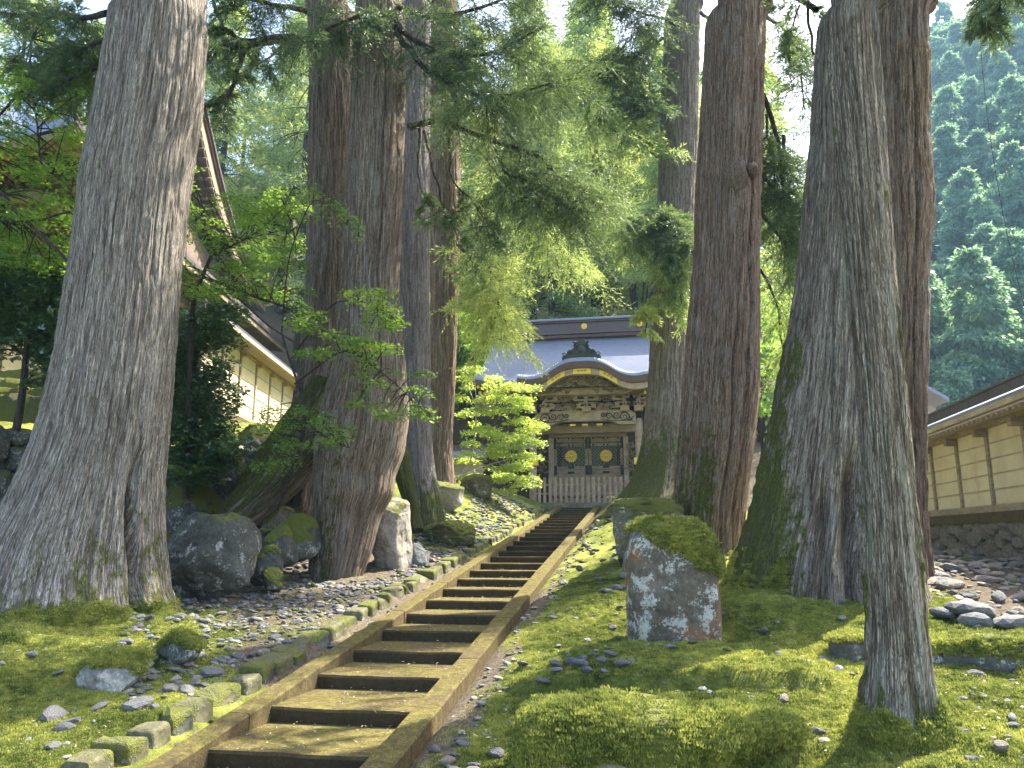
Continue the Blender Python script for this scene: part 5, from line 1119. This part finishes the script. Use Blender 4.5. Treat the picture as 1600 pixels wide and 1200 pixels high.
# near cedar branches with needle sprays
def sprays(bases, dirs, lens, r, strands=16, needles=7, nl=.07, nw=.012, droop=.5, tm=None):
    """drooping sprays: each base gets a twig with side strands covered in short needles"""
    PB, DB = [], []
    for b, d, ln in zip(bases, dirs, lens):
        s = np.linspace(0, 1, 6)[:, None]; tw = b + d * ln * s + np.array([0, 0, -1]) * droop * ln * s ** 2
        if tm is not None: tm.tube(tw, np.linspace(.009, .003, 6), 3)
        side = nrm(np.cross(d, (0, 0, 1.)))
        for k in range(strands):
            t = r.uniform(.15, 1); p = b + d * ln * t + np.array([0, 0, -1]) * droop * ln * t * t
            sdv = nrm(d * r.uniform(.3, 1) + side * r.normal() * .9 + np.array([0, 0, r.uniform(-.6, .35)]) + r.normal(size=3) * .25); sl = ln * r.uniform(.25, .5)
            q = (np.arange(needles) + .5)[:, None] / needles; pp = p + sdv * sl * q + np.array([0, 0, -.35]) * sl * q ** 2
            PB.append(pp); DB.append(np.repeat((sdv + (0, 0, -.35 * .6))[None], needles, 0))
    PB = np.concatenate(PB); DB = np.concatenate(DB); n = len(PB)
    PB = np.repeat(PB, 2, 0); DB = nrm(nrm(np.repeat(DB, 2, 0)) + r.normal(size=(2 * n, 3)) * .38)
    return blades(PB, DB, r.normal(size=(2 * n, 3)), nl * r.uniform(.7, 1.4, 2 * n), nw)
def pathpts(pp, n=30):
    pp = np.array([P(*q) for q in pp]); s = np.linspace(0, 1, len(pp)); t = np.linspace(0, 1, n); c_ = np.stack([np.interp(t, s, pp[:, i]) for i in range(3)], -1)
    ker = np.hanning(9); ker /= ker.sum(); pad = np.pad(c_, ((4, 4), (0, 0)), 'reflect', reflect_type='odd'); return np.stack([np.convolve(pad[:, i], ker, 'valid') for i in range(3)], -1)
def branch(tree, pp, r0, r1, nsp, ln, seed, start=.2, mat='cedar', bmat='bark_thin', droop=.32, strands=22, sideways=1.0, nl=.075, nw=.013, needles=7):
    r = np.random.default_rng(seed); t = tree; nsp = int(nsp * 1.35); c_ = pathpts(pp); c_ = c_ + fbm(c_ * 3, 2)[:, None] * .05; tm = MB(); tm.tube(c_, np.linspace(r0, r1, len(c_)), 7)
    if nsp:
        i = (len(c_) - 1) * (start + (1 - start) * r.random(nsp)); b = np.stack([np.interp(i, np.arange(len(c_)), c_[:, k]) for k in range(3)], -1)
        tg = nrm(c_[-1] - c_[0]); d = nrm(tg * r.uniform(-.1, 1, (nsp, 1)) + r.normal(size=(nsp, 3)) * (.75, .75, .4) + (0, 0, -.12)); L_ = ln * r.uniform(.55, 1.25, nsp)
        V, Fq = sprays(b, d, L_, r, strands, needles, nl, nw, droop, tm)
    o = part('branch', tm, M[bmat], t, True, {'bc': (3, np.concatenate(tm.V)), 'moss': (1, np.full(tm.n, .1)), 'cav': (1, np.zeros(tm.n))})
    if nsp: partm('foliage', V, [Fq], M[mat], o, False)
t2b, t2a, t1, t2d, t3, t5, t6, t2c = [TREES[k][0] for k in ('t2b', 't2a', 't1', 't2d', 't3', 't5', 't6', 't2c')]
# overhanging mass, top centre
B = branch
B(t2b, [(600, 10, 12.5), (640, 60, 12.2), (700, 90, 12.0), (770, 85, 12), (850, 40, 12)], .07, .015, 40, .95, 51)
B(t2b, [(615, 40, 12.4), (660, 110, 12.0), (740, 150, 11.9), (800, 150, 12), (860, 130, 12.2)], .06, .012, 40, .9, 52)
B(t2b, [(605, 5, 12.4), (680, 30, 12.6), (760, 10, 12.8), (850, -30, 13)], .06, .015, 40, 1.0, 53)
B(t2b, [(590, 30, 12.4), (560, 25, 12.0), (520, 40, 11.8), (470, 65, 11.6)], .05, .012, 26, .7, 54)
B(t2c, [(640, 198, 14.5), (690, 185, 14.2), (760, 165, 14.2), (830, 150, 14.4), (900, 120, 14.8)], .08, .015, 50, 1.0, 55)
B(t2c, [(690, 186, 14.2), (750, 215, 13.9), (830, 235, 13.9), (890, 290, 14.1), (930, 320, 14.4)], .06, .012, 55, .95, 56)
B(t2c, [(770, 215, 13.9), (790, 270, 13.7), (850, 290, 13.8), (900, 350, 14)], .035, .008, 40, .8, 57)
B(t2c, [(655, 200, 14.4), (650, 270, 14.2), (665, 320, 14), (720, 330, 14)], .03, .006, 6, .35, 58, start=.5)
B(t2c, [(660, 205, 14.3), (685, 290, 14.1), (700, 350, 14), (740, 410, 14)], .03, .006, 10, .5, 59, start=.5)
B(t2c, [(700, 200, 14.3), (705, 280, 14.1), (750, 330, 14), (780, 370, 14)], .025, .006, 16, .6, 60, start=.4)
B(t2d, [(718, 120, 20), (790, 200, 19), (840, 290, 18.5), (860, 330, 18.5)], .06, .012, 40, 1.3, 61, nl=.11, nw=.02)
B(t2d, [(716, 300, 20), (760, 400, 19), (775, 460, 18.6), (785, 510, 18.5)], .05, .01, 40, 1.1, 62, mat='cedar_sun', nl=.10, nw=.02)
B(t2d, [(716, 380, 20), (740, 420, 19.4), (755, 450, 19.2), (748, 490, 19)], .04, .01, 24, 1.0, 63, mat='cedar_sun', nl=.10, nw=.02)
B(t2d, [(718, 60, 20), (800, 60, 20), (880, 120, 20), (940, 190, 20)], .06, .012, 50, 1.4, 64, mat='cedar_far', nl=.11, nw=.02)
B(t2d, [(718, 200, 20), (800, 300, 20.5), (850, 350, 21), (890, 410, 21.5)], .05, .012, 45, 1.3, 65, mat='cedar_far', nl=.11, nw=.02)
# upper left
B(t2a, [(484, 62, 13.4), (440, 60, 12.8), (390, 68, 12.2), (345, 75, 11.8), (322, 92, 11.5)], .11, .05, 16, .6, 66)
B(t2a, [(430, 62, 12.8), (380, 65, 12.2), (350, 45, 12), (330, 45, 11.8)], .06, .03, 8, .5, 67)
B(t2a, [(384, 66, 12.3), (375, 100, 12.1), (362, 140, 12), (345, 160, 11.9), (318, 168, 11.8)], .05, .03, 12, .5, 68)
B(t2a, [(350, 70, 12), (338, 20, 12), (330, -20, 12)], .045, .035, 0, 0, 69, bmat='limb_pale')
B(t2a, [(455, 62, 13), (420, 90, 13), (395, 105, 13), (360, 125, 13)], .03, .012, 8, .5, 70, bmat='limb_pale')
B(t2a, [(484, 20, 13.4), (440, 10, 12.6), (390, 0, 12), (340, -20, 11.6)], .06, .02, 26, .8, 71)
B(t1, [(170, 20, 8.8), (130, 30, 9.6), (80, 20, 10.2), (20, 25, 10.8), (-30, 10, 11)], .05, .02, 34, .6, 72, mat='cedar')
B(t1, [(165, 60, 8.8), (130, 75, 9.6), (90, 95, 10.2), (30, 110, 10.8)], .04, .01, 36, .6, 73, mat='cedar')
B(t1, [(168, 100, 9.0), (140, 110, 9.8), (100, 130, 10.2), (60, 150, 10.8)], .03, .01, 26, .5, 74, mat='cedar')
# right side gaps
B(t3, [(1095, 20, 21), (1120, 40, 20)], .06, .03, 0, 0, 75)
B(t3, [(1035, 60, 21), (1000, 85, 20.5), (960, 95, 20.3), (930, 120, 20)], .05, .01, 45, 1.2, 76, nl=.1, nw=.018)
B(t3, [(1032, 155, 21), (1000, 150, 20.5), (975, 155, 20.3)], .04, .01, 26, 1.0, 77, nl=.1, nw=.018, mat='cedar')
B(t3, [(1032, 178, 21), (1010, 172, 20.6), (990, 178, 20.3)], .04, .015, 14, .8, 78, nl=.1, nw=.018)
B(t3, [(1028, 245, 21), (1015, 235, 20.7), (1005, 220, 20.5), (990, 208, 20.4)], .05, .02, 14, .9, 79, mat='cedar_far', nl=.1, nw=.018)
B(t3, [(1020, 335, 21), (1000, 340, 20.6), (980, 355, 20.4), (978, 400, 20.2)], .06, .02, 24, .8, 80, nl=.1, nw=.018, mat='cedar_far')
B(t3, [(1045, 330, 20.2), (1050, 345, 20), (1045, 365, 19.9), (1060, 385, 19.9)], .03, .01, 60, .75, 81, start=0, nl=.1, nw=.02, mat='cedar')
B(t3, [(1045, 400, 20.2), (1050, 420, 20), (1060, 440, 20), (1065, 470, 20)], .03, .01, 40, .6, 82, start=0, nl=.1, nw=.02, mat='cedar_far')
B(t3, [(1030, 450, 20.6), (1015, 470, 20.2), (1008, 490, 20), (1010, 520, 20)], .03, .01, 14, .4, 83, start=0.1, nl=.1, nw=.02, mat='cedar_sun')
B(t3, [(1060, 40, 20.2), (1040, 30, 19.8), (1000, 20, 19.5), (940, -10, 19)], .05, .01, 40, 1.3, 84, nl=.1, nw=.018)
B(t4, [(1190, 150, 13), (1210, 190, 13.4), (1222, 250, 13.6), (1225, 300, 13.8), (1250, 330, 14)], .05, .02, 26, .8, 85)
B(t4, [(1188, 270, 13), (1205, 290, 13.4), (1225, 320, 13.8), (1250, 315, 14)], .04, .01, 24, .8, 86)
B(t4, [(1195, 180, 13), (1205, 240, 13.2), (1212, 290, 13.4)], .025, .01, 10, .5, 87)
B(t4, [(1225, 210, 13.6), (1228, 300, 13.7), (1215, 380, 13.8)], .035, .01, 14, .6, 88)
B(t4, [(1190, 330, 13.2), (1215, 370, 14), (1240, 390, 14.5), (1250, 420, 15)], .03, .01, 24, .8, 89)
B(t4, [(1188, 20, 13), (1220, 40, 13.6), (1250, 100, 14), (1255, 160, 14.2)], .04, .01, 34, .9, 90)
B(t4, [(1190, 420, 15), (1215, 480, 16), (1225, 560, 17)], .03, .01, 24, .8, 91, mat='cedar_far')
B(t5, [(1275, 15, 10), (1250, 0, 10.6), (1230, -20, 11)], .045, .03, 6, .5, 92)
B(t5, [(1262, 8, 10.2), (1262, 40, 10.3), (1268, 65, 10.3), (1272, 85, 10.2)], .022, .018, 0, 0, 93)
B(t5, [(1248, 8, 10.5), (1235, 50, 10.5), (1225, 70, 10.6), (1226, 90, 10.6)], .015, .01, 3, .3, 94)
B(t6, [(1455, -60, 11), (1500, -60, 10), (1545, -30, 9.6), (1580, -10, 9.4)], .05, .012, 22, .5, 95, start=.45, mat='cedar')
B(t6, [(1500, -60, 10), (1550, 10, 9.6), (1540, 35, 9.6)], .02, .006, 8, .3, 96, start=.4, mat='cedar')

# maples: layered pads of small leaves
def leaf3(Pp, r, s, up=.85, flat=.35):
    n = len(Pp); N = nrm(r.normal(size=(n, 3)) * flat + np.array([0, 0, up])); a = r.uniform(0, 6.28, n); Vs = []; Fs = []; base = 0
    e1 = nrm(np.cross(N, np.array([.3, .2, 1.]) + r.normal(size=(n, 3)) * .1)); e2 = np.cross(N, e1); s = s * r.uniform(.7, 1.25, n)
    for k in (-1.0, 0, 1.0):
        D = np.cos(a + k)[:, None] * e1 + np.sin(a + k)[:, None] * e2 + np.array([0, 0, -.12]); V, Fq = blades(Pp, D, N, s * (1 if k == 0 else .85), s * .42); Vs.append(V); Fs.append(Fq + base); base += len(V)
    return np.concatenate(Vs), np.concatenate(Fs)
def maple(name, loc, label, trunkpts, pads, leafmat, leaf=.05, dens=420, seed=0, bmat='bark_thin', cat='tree', r0=.05, thick=.06):
    """pads: (u, v, Y, radius_x, radius_y[, thickness]); every pad hangs on a twig from the nearest limb"""
    r = np.random.default_rng(seed); t = thing(name, loc, label, cat); tm = MB(); lim = []
    for pp, ra, rb in trunkpts:
        c_ = pathpts(pp, 24); tm.tube(c_, np.linspace(ra, rb, 24), 6); lim.append(c_)
    lim = np.concatenate(lim); PP = []
    for pd in pads:
        u, v, Y, rx, ry = pd[:5]; c = P(u, v, Y); j = np.argmin(((lim - c) ** 2).sum(1)); b = lim[j]; md = (b + c) / 2 + (0, 0, .12); s = np.linspace(0, 1, 8)[:, None]
        tw = b * (1 - s) ** 2 + md * 2 * s * (1 - s) + c * s * s; tm.tube(tw, np.linspace(.013, .004, 8), 4)
        for k in range(5):
            a = r.uniform(0, 6.28); tm.tube(np.linspace(c, c + (math.cos(a) * rx * .8, math.sin(a) * ry * .8, -.03), 3), np.linspace(.004, .002, 3), 3)
        n = int(dens * rx * ry * math.pi); th = thick if len(pd) < 6 else pd[5]
        a = r.uniform(0, 6.28, n); q = np.sqrt(r.random(n)); 
        lob = .75 + .3 * vn(np.stack([np.cos(a) * 2 + u, np.sin(a) * 2 + v, a * 0], -1)); x = np.cos(a) * q * rx * lob * 1.2; y = np.sin(a) * q * ry * lob * 1.2
        z = -(q ** 2) * .22 * rx + r.normal(size=n) * th; PP.append(c + np.stack([x, y, z], -1))
    o = part('trunk', tm, M[bmat], t, True, {'bc': (3, np.concatenate(tm.V)), 'moss': (1, np.full(tm.n, .2)), 'cav': (1, np.zeros(tm.n))})
    V, Fq = leaf3(np.concatenate(PP), r, leaf); partm('foliage', V, [Fq], M[leafmat], t, False); return t
r5 = np.random.default_rng(77)
def randpads(n, ur, vr, Yr, rr_, th=.06, cond=None):
    out = []
    while len(out) < n:
        u, v = r5.uniform(*ur), r5.uniform(*vr)
        if cond and not cond(u, v): continue
        q = r5.uniform(*rr_); out.append((u, v, r5.uniform(*Yr), q, q * r5.uniform(.7, 1), th))
    return out
def gp(u, Y, v=800): x = X_(u, Y, v); return (x, Y, float(G(x, Y, False)))
# yellow-green maple by the gate
pads = [(800, 600, 24.2, .55, .5), (770, 590, 24.4, .4, .4), (740, 575, 24.5, .5, .4), (725, 590, 24.4, .4, .4), (770, 620, 24, .7, .6), (810, 622, 23.8, .5, .5), (740, 640, 24, .6, .5), (785, 640, 23.8, .6, .5), (815, 655, 23.6, .6, .5), (838, 665, 23.4, .4, .4), (760, 668, 23.8, .6, .5), (800, 680, 23.5, .7, .6), (835, 690, 23.3, .4, .4),
        (735, 690, 23.8, .4, .4), (775, 700, 23.5, .5, .5), (825, 712, 23.3, .5, .45), (800, 728, 23.3, .4, .4), (800, 745, 23.2, .5, .45), (820, 755, 23.1, .5, .4), (790, 765, 23.1, .35, .3), (830, 745, 23.1, .35, .3), (715, 620, 24.2, .4, .4), (712, 745, 23.8, .3, .3), (835, 605, 24.3, .3, .3)]
maple('maple_tree', gp(722, 24), 'bright yellow-green maple glowing in the sun left of the gate', [([(716, 780, 24), (712, 750, 24), (735, 725, 24), (740, 700, 24), (745, 640, 24)], .05, .02), ([(712, 752, 24), (740, 735, 23.8), (775, 722, 23.6), (810, 715, 23.4)], .03, .012), ([(716, 770, 24), (750, 768, 23.6), (800, 768, 23.3)], .02, .01), ([(740, 700, 24), (770, 715, 23.8), (800, 740, 23.5)], .02, .01)],
      pads + randpads(34, (722, 838), (600, 762), (23.2, 24.4), (.25, .5), .05, lambda u, v: u < 760 + abs(v - 640) * -.1 + 75), 'maple_sun', .07, 430, 1, 'limb_pale', thick=.05)
# maple whose boughs cross the left trunk group
pads = [(490, 300, 10.4, .2, .15), (520, 318, 10.4, .25, .2), (545, 345, 10.3, .25, .2), (500, 335, 10.4, .15, .15), (560, 368, 10.2, .12, .1)] + \
       randpads(36, (465, 600), (445, 560), (10.4, 11.6), (.13, .3), .035) + randpads(30, (555, 690), (540, 660), (10.8, 11.6), (.12, .26), .035, lambda u, v: v > 440 + (u - 480) * .8) + randpads(26, (400, 545), (630, 700), (10.6, 11.4), (.12, .28), .04) + \
       randpads(14, (400, 470), (690, 740), (10.6, 11.2), (.12, .22), .04) + randpads(12, (600, 625), (460, 530), (10.8, 11.4), (.12, .2), .03)
maple('maple_tree', gp(430, 11.6, 760), 'slender maple spreading green boughs across the left group of trunks', [([(430, 800, 11.6), (470, 700, 11.4), (480, 640, 11.3), (455, 570, 11.2), (440, 520, 11.2)], .035, .015), ([(455, 560, 11.2), (520, 470, 11), (570, 470, 11), (610, 500, 11)], .016, .008), ([(460, 600, 11.2), (540, 540, 11), (620, 600, 11), (690, 670, 11)], .016, .006), ([(478, 660, 11.3), (520, 690, 11.2), (545, 700, 11)], .012, .006), ([(440, 520, 11.2), (450, 400, 10.8), (490, 300, 10.4), (560, 370, 10.2)], .014, .005)],
      pads, 'maple', .040, 620, 2, 'bark_thin')
# maple between first trunk and left group
pads = randpads(56, (275, 440), (300, 470), (10.5, 13), (.2, .42), .05, lambda u, v: v > 270 + abs(u - 330) * .35) + randpads(30, (380, 480), (300, 420), (11, 13), (.15, .35), .04) + randpads(22, (270, 330), (200, 330), (11, 12), (.1, .25), .05, lambda u, v: u < 300)
maple('maple_tree', gp(330, 12.4, 800), 'mid-green maple behind the right side of the first trunk below the hall eave', [([(290, 780, 12.4), (295, 620, 12.2), (300, 470, 12), (330, 400, 11.9)], .06, .03), ([(290, 425, 12), (340, 440, 11.8), (400, 465, 11.6), (450, 480, 11.4), (470, 500, 11.3)], .03, .012), ([(295, 450, 12), (360, 455, 11.8), (420, 510, 11.6), (460, 535, 11.5)], .022, .01), ([(330, 400, 11.9), (400, 365, 11.7), (440, 330, 11.6), (460, 290, 11.5)], .02, .006), ([(380, 375, 11.7), (430, 362, 11.6), (480, 355, 11.5)], .012, .005)],
      pads, 'maple', .046, 430, 3, 'bark_thin')
pads = randpads(80, (262, 372), (480, 640), (12.2, 14.4), (.22, .45), .07, lambda u, v: u < 360 or v < 520 or v > 610 and u < 380) + randpads(50, (262, 370), (640, 760), (11.8, 13.5), (.2, .4), .08)
maple('evergreen_shrub', gp(300, 13, 800), 'dark glossy evergreen shrub in the shade right of the first trunk', [([(300, 800, 13), (300, 700, 12.9), (305, 600, 12.9), (310, 500, 13)], .05, .02)], pads, 'shrub_dark', .085, 380, 4, 'bark_thin', cat='shrub')
# far-left maple and small evergreen in front of the hall
pads = randpads(80, (-30, 140), (90, 350), (9.4, 11.2), (.14, .34), .04, lambda u, v: v > 100 + (40 if u > 60 else 0)) + randpads(40, (-30, 110), (330, 420), (9.6, 11.2), (.18, .34), .05) + randpads(10, (60, 150), (10, 120), (10, 11), (.12, .25), .04)
maple('maple_tree', gp(-120, 10.6, 700), 'light green maple with pale twisted boughs at the far left edge', [([(-120, 700, 10.6), (-60, 400, 10.2), (0, 285, 9.9), (20, 330, 9.8), (60, 360, 9.6), (112, 415, 9.4)], .045, .022), ([(0, 345, 9.8), (60, 345, 9.7), (110, 330, 9.6)], .022, .01), ([(45, 120, 10), (60, 200, 9.9), (62, 260, 9.8), (110, 290, 9.7), (118, 320, 9.6)], .014, .012), ([(-60, 400, 10.2), (-20, 200, 10), (45, 130, 10), (50, 60, 10)], .03, .01)],
      pads, 'maple', .05, 560, 5, 'bark_thin')
pads = randpads(90, (-30, 112), (410, 560), (10.2, 12), (.2, .4), .08, lambda u, v: v < 500 or u > 55 or r5.random() < .4) + randpads(8, (60, 90), (520, 600), (10.4, 11), (.15, .25), .05)
maple('evergreen_tree', gp(22, 10.8, 690), 'small dark-leaved tree with thin stem on the mossy ledge at far left', [([(22, 690, 10.9), (35, 620, 10.9), (42, 540, 10.9), (50, 460, 10.9), (75, 420, 10.9)], .065, .03), ([(42, 560, 10.9), (20, 540, 10.9), (-10, 530, 10.9)], .02, .01), ([(50, 470, 10.9), (90, 440, 10.9), (105, 420, 10.9)], .02, .01)], pads, 'shrub_dark', .10, 330, 6, 'bark_thin')
# ferns
def fern(label, p, s, seed, n=7):
    r = np.random.default_rng(seed); V_, F_, b = [], [], 0; p = np.array(p, float)
    for k in range(n):
        a = k / n * 6.28 + r.uniform(-.2, .2); d = np.array([math.cos(a), math.sin(a), 0]); q = np.linspace(.08, 1, 18)[:, None]; c_ = p + d * s * q + np.array([0, 0, 1]) * s * (.9 * q - .75 * q * q)
        sd_ = np.array([-d[1], d[0], 0])
        for sg in (-1, 1):
            V, Fq = blades(c_, np.repeat((sd_ * sg + d * .5 + (0, 0, -.15))[None], 18, 0), np.repeat(np.array([[0, 0, 1.]]), 18, 0), s * .34 * (1.05 - q[:, 0]), s * .05); V_.append(V); F_.append(Fq + b); b += len(V)
    o = link('fern', mesh('fern', np.concatenate(V_) - p, [np.concatenate(F_)], M['fern'], False), None, tuple(p)); return tag(o, label, 'fern')
fern('little bright fern growing at the foot of the dark rock pile', P(437, 905, 10.4), .22, 1)
fern('dark fern hanging over the shaded bank beside the first trunk', P(290, 745, 11.6), .6, 2, 9)
fern('fern tuft at the bottom of the lowest visible step', (-2.15, 4.95, float(zs(4.95)) - .06), .16, 3)
